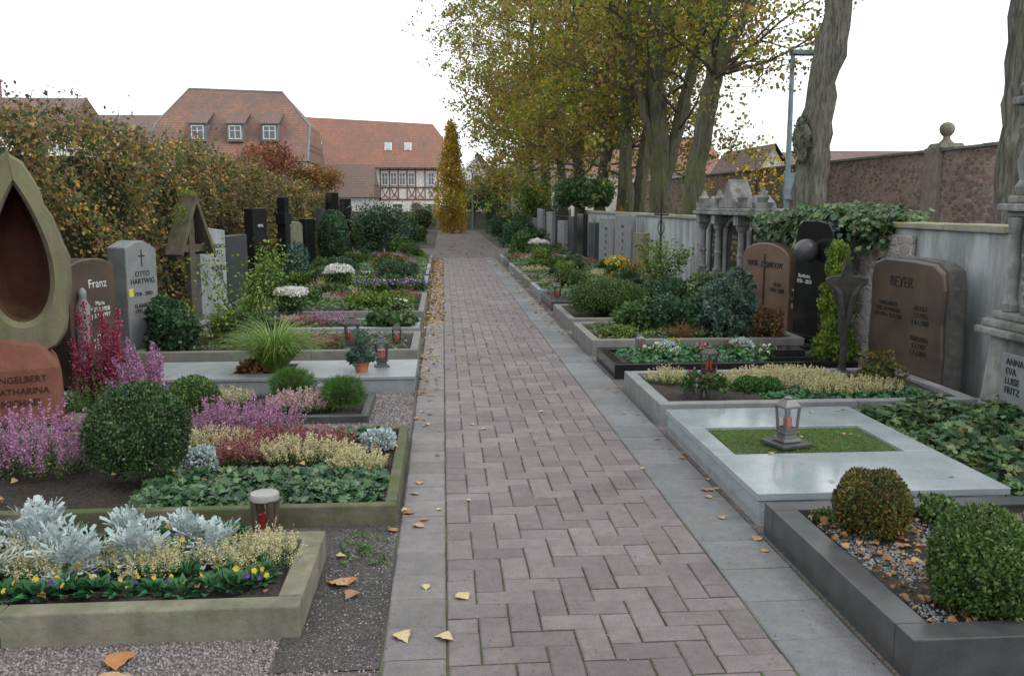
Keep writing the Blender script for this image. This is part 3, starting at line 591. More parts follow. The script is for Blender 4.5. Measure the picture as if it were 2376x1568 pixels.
lantern(-.5,9.6,.1,.26,BRONZE,'dark bronze grave lantern with red candle',0)
lantern(-.95,9.4,.1,.38,BRONZE,'tall narrow dark grave lantern',0)
lantern(-1.0,13.9,.15,.3,BRONZE,'bronze lantern among the flowers',0)
lantern(1.75,13.9,.13,.28,BRONZE,'bronze grave lantern with red candle',0)
e=E('grave_lantern','round brown bronze grave lantern with domed lid','grave lantern',(-.87,4.3,0),0,'grave lanterns')
m=M(); m.lathe([(.055,-.01),(.055,.03),(.05,.035),(.052,.05),(.05,.05)],n=22)
for k in range(4):
    a=k*math.pi/2+.6; m.tube([(math.cos(a)*.047,math.sin(a)*.047,.04),(math.cos(a)*.058,math.sin(a)*.058,.2)],.018,8)
m.obj('frame',BRONB,e,smooth=True)
M().lathe([(.062,.19),(.07,.195),(.07,.215),(.066,.225),(.05,.23)],n=24).obj('lid',PALE,e,smooth=True)
M().lathe([(.045,.05),(.052,.189)],n=20).obj('glass',GLASS,e,smooth=True)
M().lathe([(.03,.05),(.03,.12),(.02,.125)],n=16).obj('candle',RED,e,smooth=True)

# ------------------------------------------------------------------ right graves planting
bush(1.91,3.8,.11,.165,L_BOXY,'round boxwood ball with bronzed autumn leaves',name='boxwood_ball',n=8500,ls=.016,a=.08)
bush(1.97,3.04,.1,.2,L_BOXB,'round bright green boxwood ball',name='boxwood_ball',n=11000,ls=.017,a=.09)
pebbles(1.72,3.9,2.9,4.05,.12,15000,.0052,L_PEBB,'blue grey gravel chips between boxwood balls')
def litter(x0,x1,y0,y1,z,n,s,mat,label,T=WIDE,hh=.01):
    P=np.stack([rng.uniform(x0,x1,n),rng.uniform(y0,y1,n),z+rng.uniform(0,hh,n)],1)
    a=rng.uniform(0,6.283,n); yd=np.stack([np.cos(a),np.sin(a),rng.normal(size=n)*.2],1)
    T=(T[0]*A(.85,1,2.4),T[1])
    tag(fast('fallen_leaf_litter',[inst(T,P,frames(yd,(A(0,0,1)+rng.normal(size=(n,3))*.35)),s*rng.uniform(.5,1.3,n))],mat),label,'fallen leaves',kind='stuff')
litter(1.7,3.0,2.9,4.08,.13,800,.036,L_FB,'brown fallen leaves on gravel in the grave bed',hh=.03)
bush(2.3,3.95,.12,.08,L_GRN,'small dark green spreading shrub',name='dwarf_conifer',n=700,ls=.028,T=LEAF,sq=(1.4,1,.7),a=.25)
bush(2.85,3.9,.12,.1,L_CONB,'tiny blue green conifer',name='dwarf_conifer',n=900,ls=.03,T=DIAM,out=1.1,a=.2)
heather(1.8,3.98,.12,.07,.06,.06,60,L_GRN,'low green plant by the kerb',.7,.014,10)
cover('ivy_bed',2.98,4.3,4.25,6.5,.0,.22,6200,.055,L_IVYM,'thick glossy ivy beside the granite slab')
heather(2.75,7.15,.12,.5,.22,.16,800,L_CRM,'wide cream heather carpet',.3,.012,22)
heather(3.2,6.8,.12,.4,.12,.14,360,L_CRM,'cream heather along the kerb',.3,.012,22)
heather(1.85,7.35,.12,.15,.1,.14,120,L_CRM,'cream heather at bed corner',.6,.012,18)
cover('bed_groundcover',2.4,3.8,6.55,6.95,.11,.07,1300,.035,L_PAN,'low green pansies along kerb',T=WIDE)
for x,y in((1.9,6.72),(2.05,6.66)):
    e=E('planting_bowl','dark woven bowl with small plants','plant pot',(x,y,.12),0,'small planting bowls'); M().lathe([(.055,0),(.075,.05),(.078,.09),(.068,.09),(.06,.06)],n=18).obj('bowl',ROUGHG,e,smooth=True)
    fast('foliage',[(*ball(.075,500,.035,c=(0,0,.12),T=LEAF),0),(*ball(.08,40,.02,c=(0,0,.15),T=WIDE),1)],[L_GRN,L_PKP if x<2 else L_RED],e)
bush(2.12,6.78,.13,.07,L_MUGO,'tiny bright green cushion plant',name='cushion_plant',n=900,ls=.02)
for x,y in((2.4,6.95),(2.55,6.9)): bush(x,y,.12,.09,L_MUGO,'small bright green cushion plant',name='cushion_plant',n=1100,ls=.02,sq=(1.2,1,.7))
bush(3.5,6.98,.1,.16,L_BOXY,'leafy olive shrub before the brown gravestone',n=1500,ls=.028,T=LEAF,a=.25)
cover('bed_groundcover',1.75,3.2,8.3,9.1,.1,.1,1500,.04,L_PAN,'green pansy bed',T=WIDE)
for x,y,mt in((2.0,8.55,L_WHT),(2.5,8.6,L_PKP),(2.85,8.7,L_RED),(3.1,8.45,L_WHT),(2.3,8.9,L_YEL)): flowers(x,y,.11,.12,9,.022,mt,'small bright pansies in bloom',q=6)
bush(2.2,8.75,.1,.11,L_SIL,'silvery cushion plant',name='silver_cushion_plant',n=900,ls=.022,T=DIAM,out=1.0,dep=.4,sq=(1.1,1,.7))
bush(3.0,8.9,.1,.11,L_SIL,'silvery cushion plant',name='silver_cushion_plant',n=900,ls=.022,T=DIAM,out=1.0,dep=.4,sq=(1.1,1,.7))
o=M().box(-.2,.2,-.16,.16,0,.06).box(-.14,.14,-.1,.1,.061,.12).obj('stepped_stone_block',BLK,loc=(3.3,8.45,.1),bevel=.004); tag(o,'small black stepped stone block in the bed','stone block')
cover('bed_groundcover',1.7,3.8,9.6,10.9,.12,.1,1800,.045,L_BOXB,'low yellow green ground cover',T=LEAF)
bush(3.15,9.9,.12,.31,L_CONB,'tall blue green conifer shrub',name='conifer_shrub',n=6000,ls=.05,sq=(.9,.8,1.1),T=DIAM,a=.28)
bush(2.75,10.3,.12,.3,L_CON,'dark green spreading conifer',name='conifer_shrub',n=5000,ls=.045,sq=(1.1,1,.75),T=DIAM,a=.28)
bush(2.35,10.6,.12,.25,L_GRN,'rounded leafy shrub',n=2500,ls=.04,sq=(1.2,1,.7),T=LEAF,a=.2)
bush(3.55,9.7,.12,.17,L_RUST,'rusty red small shrub',n=1500,ls=.035,T=LEAF,a=.22)
bush(1.95,10.0,.12,.14,L_CONY,'yellow green cushion plant',n=1500,ls=.022,sq=(1.5,1,.45),a=.12)
grass(2.6,9.75,.12,.28,300,'small rusty ornamental grass',.8,L_RUST)
bush(2.2,12.1,.1,.43,L_BOXB,'large low clipped boxwood mound',name='boxwood_mound',n=11000,ls=.024,sq=(1.25,1,.6),a=.08)
bush(3.1,12.4,.1,.34,L_CON,'dark green rounded shrub',name='garden_shrub',n=5000,ls=.04,sq=(1.2,1,.7),T=LEAF,a=.2)
bush(3.5,11.8,.1,.33,L_IVYM,'dense dark green leafy shrub',name='garden_shrub',n=3500,ls=.05,sq=(1,1,.9),T=LEAF,a=.2)
bush(2.5,13.0,.1,.3,L_BOX,'dark green boxwood mound',name='boxwood_mound',n=3500,ls=.03,sq=(1.3,1,.7))

# ------------------------------------------------------------------ gravestones
def slabstone(x,y,z,rz,w,h,d,poly,mat,label,bev=.01,base=None,name='gravestone'):
    e=E(name,label,'gravestone',(x,y,z),rz)
    if poly=='rect': poly=[(-w/2,0),(w/2,0),(w/2,h),(-w/2,h)]
    elif poly=='slope': poly=[(-w/2,0),(w/2,0),(w/2,h*.95),(-w/2,h)]
    elif poly=='arch': poly=[(-w/2,0),(w/2,0)]+[(w/2*math.cos(a),h-w*.16+w*.16*math.sin(a)) for a in [i*math.pi/10 for i in range(11)]]
    elif poly=='peak': poly=[(-w/2,0),(w/2,0),(w/2,h*.93),(w*.1,h),(-w*.15,h),(-w/2,h*.95)]
    elif poly=='rough': poly=[(-w*.47,0),(w*.5,0),(w*.51,h*.3),(w*.49,h*.55),(w*.505,h*.8),(w*.47,h*.93),(w*.36,h*.985),(w*.1,h),(-w*.3,h*1.0),(-w*.44,h*.96),(-w*.49,h*.86),(-w*.48,h*.6),(-w*.5,h*.35)]
    M().prism(poly,0,d).obj('slab',mat,e,bevel=bev)
    if base: M().box(-w/2-.05,w/2+.05,-.05,d+.05,-.02,base).obj('base',mat,e,bevel=.008)
    return e
e=slabstone(-3.1,8.3,0,72,.6,1.12,.22,'arch',BRWN2,'brown granite gravestone with carved figure and white script',.012)
text('Franz',.11,.06,.86,0,CARVW,e); text('Maria\n* 25.1.1928\n† 3.12.1997',.055,.08,.7,0,CARVW,e); text('Franz\n* 8.5.1925\n† 7.2.2004',.055,.08,.42,0,CARVW,e)
m=M(); m.tube([(-.2,-.03,.2),(-.21,-.04,.5),(-.19,-.04,.72),(-.2,-.045,.78),(-.2,-.05,.8),(-.2,-.05,.85),(-.2,-.05,.88)],[.05,.055,.06,.03,.032,.034,.01],10)
m.obj('relief_figure',GR_M,e,smooth=True)
e=slabstone(-3.1,9.65,0,66,.44,1.22,.24,'peak',GR_M,'light grey granite stele with cross and names',.012)
text('OTTO\nHARTWIG',.075,.0,.86,0,CARV,e); text('1928 - 2003',.055,0,.66,0,CARV,e); text('ELISABETH\n1931 - 2009',.055,0,.54,0,CARV,e); m=M().box(-.006,.006,-.004,-.0002,.96,1.13).box(-.045,.045,-.0045,-.0001,1.06,1.072); m.obj('engraved_cross',CARV,e)
M().box(-.03,.03,-.003,-.0005,.66,.74).obj('notice_sticker',plain('yellow_sticker',(.65,.6,.05),.6),e,loc=(-.17,0,0))
e=slabstone(-3.1,12.6,0,62,.5,1.3,.15,'slope',PLAST,'white stone slab with dark lettering',.01); text('GEORG\n1921',.08,.1,1.0,0,CARV,e); text('KLARA\n1926',.08,.1,.7,0,CARV,e)
slabstone(-3.15,14.3,0,80,.8,1.12,.2,'rect',GR_D,'broad dark grey granite gravestone',.012,.12)
e=slabstone(-3.1,15.9,0,80,.62,1.52,.16,'rect',BLK,'tall black polished stele',.006,.1); text('FAMILIE',.07,0,1.2,0,CARVW,e)
e=E('gravestone','tall black column stone with cross','gravestone',(-3.05,17.9,0),70)
M().frus(0,0,0,.12,.25,.2,.25,.2).frus(0,0,.121,.45,.16,.13,.14,.12).frus(0,0,.451,1.72,.09,.09,.08,.08).frus(0,0,1.2,1.42,.13,.1,.13,.1).obj('column',BLK,e,bevel=.006)
slabstone(-3.1,19.8,0,75,.6,1.22,.2,'arch',KMOSS,'beige weathered gravestone with rounded top',.012,.1)
slabstone(-3.1,21.8,0,80,.7,1.25,.15,'rect',BLK,'black polished gravestone',.006,.1)
slabstone(-3.05,24.0,0,80,.5,1.5,.15,'slope',GR_D,'dark grey gravestone',.01,.1)
slabstone(-3.0,26.0,0,60,.35,1.9,.2,'rect',BLK,'narrow tall black stele with pale top',.006,.1)
slabstone(-3.0,29.5,0,60,.35,1.75,.2,'rect',BLK,'narrow tall black stele',.006,.1)
e=E('wooden_grave_cross','mossy roofed wooden memorial cross','grave cross',(-3.05,11.3,0),62)
M().box(-.05,.05,-.04,.04,-.02,1.5).box(-.22,.22,-.03,.03,1.02,1.11).obj('cross',WOOD,e,bevel=.008)
M().prism([(-.3,1.0),(-.26,.98),(0,1.6),(.26,.98),(.3,1.0),(0,1.72)],-.14,.12).obj('roof',WOOD,e,bevel=.006)
M().prism([(-.26,.98),(.26,.98),(0,1.58)],.09,.115).obj('back_board',WOOD,e)
fast('moss',[(*ball(.1,900,.018,c=(0,0,1.7),sq=(1,1.2,.45),lo=-.3),0),(*ball(.1,700,.018,c=(-.14,0,1.42),sq=(.6,1.1,1.6),lo=-.5),0)],[L_MOSS],e)
# drop sculpture: blunt teardrop ring
def drop2(wd,h,n=48,p=.75,cx=0,cz=0):
    o=[]; mx=max(math.sin(q)*math.sin(q/2)**p for q in[i*.01 for i in range(315)])
    for i in range(n):
        a=-math.pi+2*math.pi*i/n; q=abs(a); o.append((cx+wd*math.sin(q)*math.sin(q/2)**p/mx*(1 if a>0 else -1),cz+h/2*math.cos(q)))
    return o
e=E('drop_sculpture','red sandstone memorial with hollow drop shaped ring','sculpture',(-3.04,6.75,0),24)
n=48
def J(l,a): return [(x+.012*math.sin(k*.9+a)+.008*math.sin(k*2.3+a),z+.012*math.cos(k*1.1+a)) for k,(x,z) in enumerate(l)]
rings=((J(drop2(.33,1.46,n),0),.44,1.22),(J(drop2(.35,1.51,n),0),.36,1.22),(J(drop2(.355,1.53,n),.3),.06,1.22),(J(drop2(.335,1.48,n),.3),.0,1.22),(drop2(.22,1.06,n,.9,.02,.02),-.02,1.22),(drop2(.19,.98,n,.9,.02,.02),.02,1.22),(drop2(.185,.97,n,.9,.02,.02),.2,1.22),(drop2(.18,.95,n,.9,.02,.02),.36,1.22),(drop2(.12,.8,n,.9,.03,.02),.43,1.22))
V=[(x,yy,z+dz) for l,yy,dz in rings for x,z in l]
F=[(k*n+i,k*n+(i+1)%n,(k+1)*n+(i+1)%n,(k+1)*n+i) for k in range(8) for i in range(n)]
M().add(V[:6*n],F[:5*n]).obj('drop_ring',SANDG,e,smooth=True)
M().add(V[5*n:],[tuple(i-5*n for i in f) for f in F[5*n:]]+[tuple(range(3*n,4*n))]).obj('drop_hollow',SANDI,e,smooth=True)
M().prism([(-.5,-.02),(.2,-.02),(.22,.3),(.15,.6),(.16,.8),(.18,1.2),(.08,1.6),(-.1,1.85),(-.5,1.9)],.46,.56).obj('sandstone_back',SAND,e,bevel=.03,seg=3)
M().add([(-.46,-.08,-.02),(.25,-.08,-.02),(.25,.5,-.02),(-.46,.5,-.02),(-.45,-.085,.42),(.24,-.085,.42),(.24,.5,.42),(-.45,.5,.42),(-.42,-.02,.72),(.12,-.02,.6),(.12,.48,.6),(-.42,.48,.85)],[(0,3,2,1),(0,1,5,4),(1,2,6,5),(2,3,7,6),(3,0,4,7),(4,5,9,8),(5,6,10,9),(6,7,11,10),(7,4,8,11),(8,9,10,11)]).obj('sandstone_base',SAND,e,bevel=.04,seg=3)
for s,z in(('ENGELBERT',.33),('KATHARINA',.245),('MICHAEL',.16)): text(s,.064,-.03,z,-.083,CARVR,e,ext=.003)
fast('moss',[(*ball(.16,900,.018,c=(-.2,.3,1.85),sq=(1,.8,.3)),0)],[L_MOSS],e)
m=M().tube([(-.25,0,.08),(.1,.02,.07),(.25,.03,.07)],[.08,.075,.07],14); o=m.obj('cut_log',WOOD,loc=(-2.35,6.4,0),smooth=True); tag(o,'short mossy cut log lying by the sculpture','log')
# right stones
e=slabstone(4.0,7.62,0,-86,1.12,1.12,.16,'rough',BRWN2,'broad brown granite gravestone with rough edges',.02)
text('BEYER',.13,-.05,.88,0,CARV,e,ext=.003); text('MARGARETE\nGEB. HOFMANN\n7.10.1904 - 22.8.1982',.052,-.24,.7,0,CARV,e,ext=.002); text('ADOLF\n3.9.1902\n† 4.1.1986',.06,.26,.7,0,CARV,e,ext=.002); text('BARBARA\n2.3.1907\n† 1.4.2001',.06,.26,.44,0,CARV,e,ext=.002)
w_=1.14;h=1.13;M().prism([(-w_*.47,0),(w_*.51,0),(w_*.52,h*.3),(w_*.5,h*.55),(w_*.515,h*.8),(w_*.48,h*.94),(w_*.36,h*.99),(w_*.1,h*1.005),(-w_*.3,h*1.0),(-w_*.45,h*.965),(-w_*.5,h*.86),(-w_*.49,h*.6),(-w_*.51,h*.35)],.04,.2).obj('rough_back',ROUGHG,e,bevel=.02)
e=slabstone(4.0,11.1,0,-82,1.2,1.12,.2,'arch',BRWN,'reddish brown gravestone with cross and names',.015)
text('WASIL   DAWIDOW',.1,0,.82,0,CARV,e,ext=.003); text('VASIL\n1924 - 2000',.07,-.35,.6,0,CARV,e,ext=.003); text('OLGA\n1929 - 2008',.07,.33,.6,0,CARV,e,ext=.003); M().box(-.012,.012,-.015,-.0003,.35,.98).box(-.1,.1,-.016,-.0001,.82,.85).obj('bronze_cross',BRONZE,e)
e=slabstone(3.95,9.5,0,-80,.72,1.42,.16,'rough',BLK,'black polished gravestone with large sphere',.01,.1)
text('Karlheinz\n1931 - 2013',.06,-.15,.8,0,CARVW,e)
V,F=coreq(.13,(1,1,1),(.05,-.12,1.1),24,16); M().add(V.tolist(),[tuple(f) for f in F.tolist()]).obj('sphere',GR_D,e,smooth=True)
e=E('bronze_cross_sculpture','weathered bronze abstract cross figure on a plinth','sculpture',(3.42,7.5,.12),-20)
BRZ=stone('pitted_bronze',(.016,.016,.014),(.05,.048,.04),14,.65,1,moss=.05,mosscol=(.07,.085,.06),spec=.3)
m=M(); m.lathe([(.1,0),(.1,.03),(.04,.06),(.03,.1)],n=14); m.tube([(0,0,.05),(.01,0,.25),(-.01,0,.45),(0,0,.6)],[.028,.032,.042,.04],10)
m.prism([(x*.85,z) for x,z in[(-.05,.4),(.04,.4),(.06,.58),(.12,.68),(.13,.74),(.08,.77),(.19,.8),(.21,.85),(.12,.87),(.06,.87),(.025,.95),(0,1.09),(-.025,.95),(-.06,.87),(-.13,.87),(-.2,.84),(-.19,.79),(-.08,.77),(-.13,.73),(-.11,.67),(-.06,.58)]],-.04,.04)
m.tube([(-.15,0,.84),(-.05,-.05,.72),(-.02,-.05,.55),(0,-.03,.3)],[.015,.03,.03,.015],8); m.tube([(.15,0,.84),(.06,-.05,.72),(.03,-.05,.55),(0,-.03,.3)],[.015,.03,.03,.015],8)
m.obj('bronze_figure',BRZ,e,bevel=.008)
parts=[]
for k in range(60):
    zz=k/60*1.1; rr=.19*(1-zz/1.2)**.6*(1+.4*math.sin(k*1.7)); a=k*2.4
    parts.append((*ball(.068,240,.03,c=(math.cos(a)*rr*.7,math.sin(a)*rr*.7,.08+zz),T=DIAM,up=1.4,lo=-1,a=.15,dep=.7),0))
tag(fast('golden_conifer',parts,[L_CONY],loc=(3.75,8.4,.02)),'upright yellow green conifer behind the bronze figure','conifer')
def lowwall(y0,y1,h,label):
    e=E('plastered_wall',label,'wall',(4.45,y0,0)); M().box(0,.28,0,y1-y0,-.05,h-.06).obj('wall',PLAST,e); 
    m=M(); y=0
    while y<y1-y0-.02:
        l=min(.9,y1-y0-y); m.box(-.04,.32,y+.003,y+l-.003,h-.058+R_.uniform(-.004,.004),h+R_.uniform(-.008,.008)); y+=l
    m.obj('coping',COPE,e,bevel=.012); return e
lowwall(6.9,11.8,1.42,'grey plastered cemetery wall with mossy coping')
lowwall(15.0,29.5,1.38,'weathered plastered wall with mossy coping')
o=M().box(4.40,4.447,8.3,9.9,0,1.3).obj('rubble_patch',RUBG,bevel=.015); tag(o,'rough stone patch on the plastered wall','wall patch')
n=9500; yy=rng.uniform(8.7,11.9,n); zt=1.42+.16*np.sin(yy*2.1)*.5+.1
P=np.stack([4.45+rng.normal(size=n)*.16,yy,zt-np.abs(rng.normal(size=n))*.14],1)
n2=9500; y2=9.9+np.abs(rng.normal(size=n2))*1.0; y2=np.clip(y2,9.6,11.9)+rng.normal(size=n2)*.05; P2=np.stack([4.3+rng.normal(size=n2)*.07,y2,1.5-1.15*rng.random(n2)**1.2],1)
P=np.concatenate([P,P2]); nr=np.concatenate([rng.normal(size=(n,3))*.5+A(-.6,-.2,.8),rng.normal(size=(n2,3))*.4+A(-1,-.3,.3)])
z_=nz(nr); yd=rng.normal(size=P.shape)*.5+A(0,0,-1); yd-= (yd*z_).sum(1)[:,None]*z_
tag(fast('climbing_ivy',[inst(IVY,P,frames(yd,z_),.068*rng.uniform(.6,1.2,len(P)))],L_IVYM),'thick ivy growing over the plastered wall','ivy')

# ornate triple monument  (front local -Y)
e=E('ornate_wall_tomb','old carved limestone tomb with arches and columns','tomb',(4.22,13.4,0),-90); e.scale=(.92,1,1.02)
m=M(); m.box(-1.65,1.65,-.08,.42,-.02,.18); m.box(-1.58,1.58,-.03,.4,.181,.42); m.box(-1.52,1.52,.16,.36,.421,1.4); m.obj('body',OLD,e,bevel=.012)
for x in(-1.5,-.6,.6,1.5):
    m=M(); m.box(x-.11,x+.11,-.05,.158,.422,.53); m.lathe([(.07,.53),(.08,.57),(.055,.6),(.05,.8),(.065,.83),(.05,.86),(.048,1.15),(.075,1.2),(.085,1.26)],x,.05,14); m.box(x-.11,x+.11,-.05,.158,1.261,1.4)
    m.obj('column',OLD,e,bevel=.004)
    h0=1.5
    M().frus(x,.05,h0+.002,h0+.08,.1,.1,.12,.12).lathe([(.06,h0+.08),(.09,h0+.15),(.05,h0+.2),(.02,h0+.27)],x,.05,12).obj('urn',OLD,e,smooth=True)
m=M(); m.box(-1.68,1.68,-.1,.4,1.402,1.45); m.box(-1.62,1.62,-.06,.38,1.451,1.5); m.obj('cornice',OLD,e,bevel=.012)
M().prism([(-.5,1.502),(.5,1.502),(.44,1.6),(.26,1.65),(.17,1.76),(.09,1.82),(0,1.92),(-.09,1.82),(-.17,1.76),(-.26,1.65),(-.44,1.6)],.0,.3).obj('pediment',OLD,e,bevel=.012)
for s in(-1,1): M().prism([(s*1.42,1.502),(s*.72,1.502),(s*.8,1.58),(s*1.08,1.68),(s*1.34,1.58)],.05,.28).obj('side_gable',OLD,e,bevel=.012)
for x,r in((-1.06,.3),(0,.44),(1.06,.3)):
    pts=[(x+r,.12,.5)]+[(x+r*math.cos(a),.12,1.04+min(r,.3)*math.sin(a)) for a in[math.pi*i/14 for i in range(15)]]+[(x-r,.12,.5)]
    M().tube(pts,.035,8).obj('arch_moulding',OLD,e,smooth=True); r-=.035
    pl=[(x-r,.5),(x+r,.5)]+[(x+r*math.cos(a),1.04+min(r,.27)*math.sin(a)) for a in[math.pi*i/10 for i in range(11)]]
    M().prism(pl,.135,.158).obj('inscription_panel',BLK,e)
    text('FAMILIE\nWEBER\n1898 - 1921\nANNA\n1871 - 1934',.08,x,1.05,.135,CARVG,e)
# right pedestal monument
e=E('ornate_pedestal_tomb','tall carved limestone tomb with inscription tablet','tomb',(4.2,5.83,0),-90)
m=M(); m.box(-.85,.85,-.12,.5,-.02,.1); m.frus(0,.2,.101,.62,.78,.28,.74,.25); m.box(-.84,.84,-.13,.5,.621,.68); m.box(-.8,.8,-.1,.48,.681,.74)
m.box(-.76,.76,-.04,.46,.741,.8); m.box(-.7,.7,0.04,.42,.801,1.5); m.box(-.74,.74,.0,.44,1.501,1.54); m.box(-.79,.79,-.05,.46,1.541,1.6); m.box(-.74,.74,0,.44,1.601,1.66); m.box(-.62,.62,.09,.42,1.661,2.26); m.box(-.72,.72,.02,.44,2.261,2.31); m.box(-.76,.76,-.02,.46,2.311,2.37)
m.prism([(-.72,2.372),(.72,2.372),(.6,2.5),(.4,2.56),(.3,2.74),(.15,2.8),(0,3.0),(-.15,2.8),(-.3,2.74),(-.4,2.56),(-.6,2.5)],.06,.36)
m.obj('body',OLD,e,bevel=.015)
for i in(-1,1):
    for xx in(.62,.4):
        M().lathe([(.06,.805),(.07,.86),(.045,.9),(.04,1.1),(.055,1.14),(.04,1.18),(.038,1.38),(.06,1.43),(.07,1.498)],i*xx,.02,12).obj('column',OLD,e,smooth=True)
    M().lathe([(.07,1.665),(.085,1.72),(.055,1.77),(.08,1.9),(.05,2.0),(.045,2.06),(.08,2.14),(.055,2.18),(.085,2.258)],i*.62,.07,12).obj('baluster',OLD,e,smooth=True)
    M().lathe([(.07,2.372),(.1,2.45),(.05,2.52),(.08,2.6),(.06,2.66),(.01,2.74)],i*.66,.1,12).obj('urn',OLD,e,smooth=True)
for xx,ph in((-.5,0),(-.3,1.1)):
    M().tube([(xx+.025*math.sin(k*1.3+ph),.045,.9+.035*k) for k in range(16)],[.02+.02*abs(math.sin(k*1.57+ph)) for k in range(16)],8).obj('carved_garland',OLD,e,smooth=True)
for s in(-1,1): M().tube([(s*(.2+.16*math.cos(t*.5)),.08,1.85+.16*math.sin(t*.5)*(1+.05*t)) for t in range(11)],[.03,.035,.03,.035,.03,.035,.03,.03,.025,.02,.015],8).obj('carved_scroll',OLD,e,smooth=True)
M().box(-.5,.2,-.1,-.075,.14,.52).obj('inscription_panel',GR_M,e,bevel=.005); text('ANNA\nEVA\nLUISE\nFRITZ',.07,-.44,.44,-.1,CARV,e,align='LEFT')
for y,h,mt,lb,rz in((20.2,1.35,GR_M,'pale grey stele with vertical lettering',-60),(22.3,1.25,GR_M,'pale grey narrow stele',-60),(24.5,1.1,GR_D,'dark grey gravestone',-80),(18.6,1.0,KMOSS,'beige weathered gravestone',-80),(26.6,1.3,BLK,'black gravestone',-80),(28.5,1.2,GR_D,'dark gravestone',-80)):
    e=slabstone(4.0,y,0,rz,.55,h,.15,'rect',mt,lb,.01,.1)
    if mt is GR_M:
        for i,s in enumerate('WEBER'): text(s,.11,0,h-.3-.16*i,0,CARV,e)
e=E('iron_grave_cross','slender ornate wrought iron grave cross','grave cross',(3.95,16.4,0),-70)
m=M().frus(0,0,0,.3,.12,.12,.09,.09); m.tube([(0,0,.3),(0,0,1.75)],.018,8); m.tube([(-.22,0,1.4),(.22,0,1.4)],.015,8)
for i in(-1,1):
    m.tube([(i*.1*math.sin(a),0,1.0+.1*a) for a in[j*.45 for j in range(8)]],.009,6)
    m.tube([(i*(.12+.05*math.cos(a)),0,1.5+.05*math.sin(a)) for a in[j*.6 for j in range(10)]],.008,6)
m.obj('ironwork',IRON,e,smooth=True)

# ------------------------------------------------------------------ repeated further graves
mats=[KGREY,GR_M,GR_D,GR_S,KMOSS]
for i,y in enumerate((15.25,17.2,19.1,21.0,22.9,24.8)):
    grave(-3.1,-.3,y,y+1.5,.14,.08,mats[i%5],'planted grave bed with stone kerb')
    mixbed(-2.95,-.4,y+.1,y+1.4,.12,40+i,9)
for i,y in enumerate((13.6,15.5,17.4,19.3,21.2,23.1,25.0)):
    grave(1.62,3.9,y,y+1.5,.14,.08,mats[(i+2)%5],'planted grave bed with stone kerb')
    mixbed(1.75,3.8,y+.1,y+1.4,.12,80+i,9)
cover('bed_groundcover',-2.95,-.4,15.3,26.2,.12,.12,7500,.06,L_GRN,'green ground cover on the further graves',T=LEAF)
cover('bed_groundcover',1.75,3.8,13.7,26.4,.12,.12,7500,.06,L_GRN,'green ground cover on the further graves',T=LEAF)
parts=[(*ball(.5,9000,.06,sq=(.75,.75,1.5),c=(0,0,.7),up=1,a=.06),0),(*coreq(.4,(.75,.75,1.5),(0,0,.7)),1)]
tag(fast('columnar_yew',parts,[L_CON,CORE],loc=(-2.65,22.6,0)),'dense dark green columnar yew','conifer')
bush(-2.5,13.6,.12,.26,L_CON,'dark green cone shaped conifer',name='cone_conifer',n=2500,ls=.04,sq=(.8,.8,1.2),a=.15)
tag(fast('cone_conifer',[(*ball(.25,2000,.05,sq=(.8,.8,1.6),c=(0,0,.4)),0)],[L_CONB],loc=(-2.6,16.5,.1)),'blue green cone shaped conifer','conifer')
for x,y,r,mt in((-2.2,27.5,.4,L_CON),(-1.5,29.8,.35,L_CONB),(-1.2,26.3,.3,L_BOXB),(-2.7,31,.5,L_BOXB),(-1.3,34,.4,L_CON),(-2.4,37,.5,L_GRN),(-1.5,41,.5,L_BOX),(2.6,34,.45,L_CON),(3.2,37,.55,L_BOX),(2.6,41,.6,L_CON),(3.4,45,.7,L_GRN),(-2.2,46,.6,L_GRN),(3.0,30.5,.4,L_BOX),(2.5,28.2,.35,L_GRN),(-1.0,37.5,.35,L_GRN),(3.2,52,1.0,L_GRN),(-1.2,53,.8,L_GRN)):
    bush(x,y,0,r,mt,'rounded evergreen shrub beside the path',name='evergreen_shrub',n=2500,ls=.07,a=.25,T=LEAF)
for x,y in((2.75,26.3),(3.3,17.1)):
    s=ball(.22,900,.045,c=(0,0,.36),sq=(1.2,1,.5),lo=-.1,T=WIDE,a=.15)
    bush(x,y,.1,.22,L_GRN,'white flowering chrysanthemum bush' if y>20 else 'yellow chrysanthemum bush in bloom',name='chrysanthemum',n=900,ls=.05,T=LEAF,extra=[(s if y>20 else ball(.22,200,.045,c=(0,0,.36),sq=(1.2,1,.6),lo=-.1,T=WIDE,a=.15),L_WHT if y>20 else L_YEL)])
flowers(3.5,16.8,.12,.3,22,.035,L_ORG,'orange chrysanthemums in bloom',h=.35)
twiggy(3.75,15.7,.1,.8,L_CONY,'pale yellow green shrub by the tomb',n=1300,ls=.06,sp=.6)
for i in range(12):
    y=31+i*1.7; s=-1 if i%2 else 1
    slabstone(-3.1 if s<0 else 4.0,y,0,75*-s,.6,R_.uniform(.8,1.4),.15,R_.choice(['rect','arch','slope']),R_.choice([GR_M,GR_D,KMOSS,PLAST]),'distant gravestone among shrubs',.01)
e=E('ivy_clad_tree','small round ivy covered tree by the wall','tree',(4.3,28.5,0)); M().tube([(0,0,0),(.05,0,.8),(0,0,1.7)],[.12,.1,.09],8).obj('trunk',BARK,e)
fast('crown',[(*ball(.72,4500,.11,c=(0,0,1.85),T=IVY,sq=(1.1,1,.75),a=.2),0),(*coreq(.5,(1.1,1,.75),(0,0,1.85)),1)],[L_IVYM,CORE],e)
e=E('iron_railing','black wrought iron railing with pointed bars','fence',(4.2,30,0)); m=M()
for k in range(75):
    y=k*.2; m.tube([(0,y,0),(0,y,1.35),(0,y,1.48)],[.012,.012,.003],5)
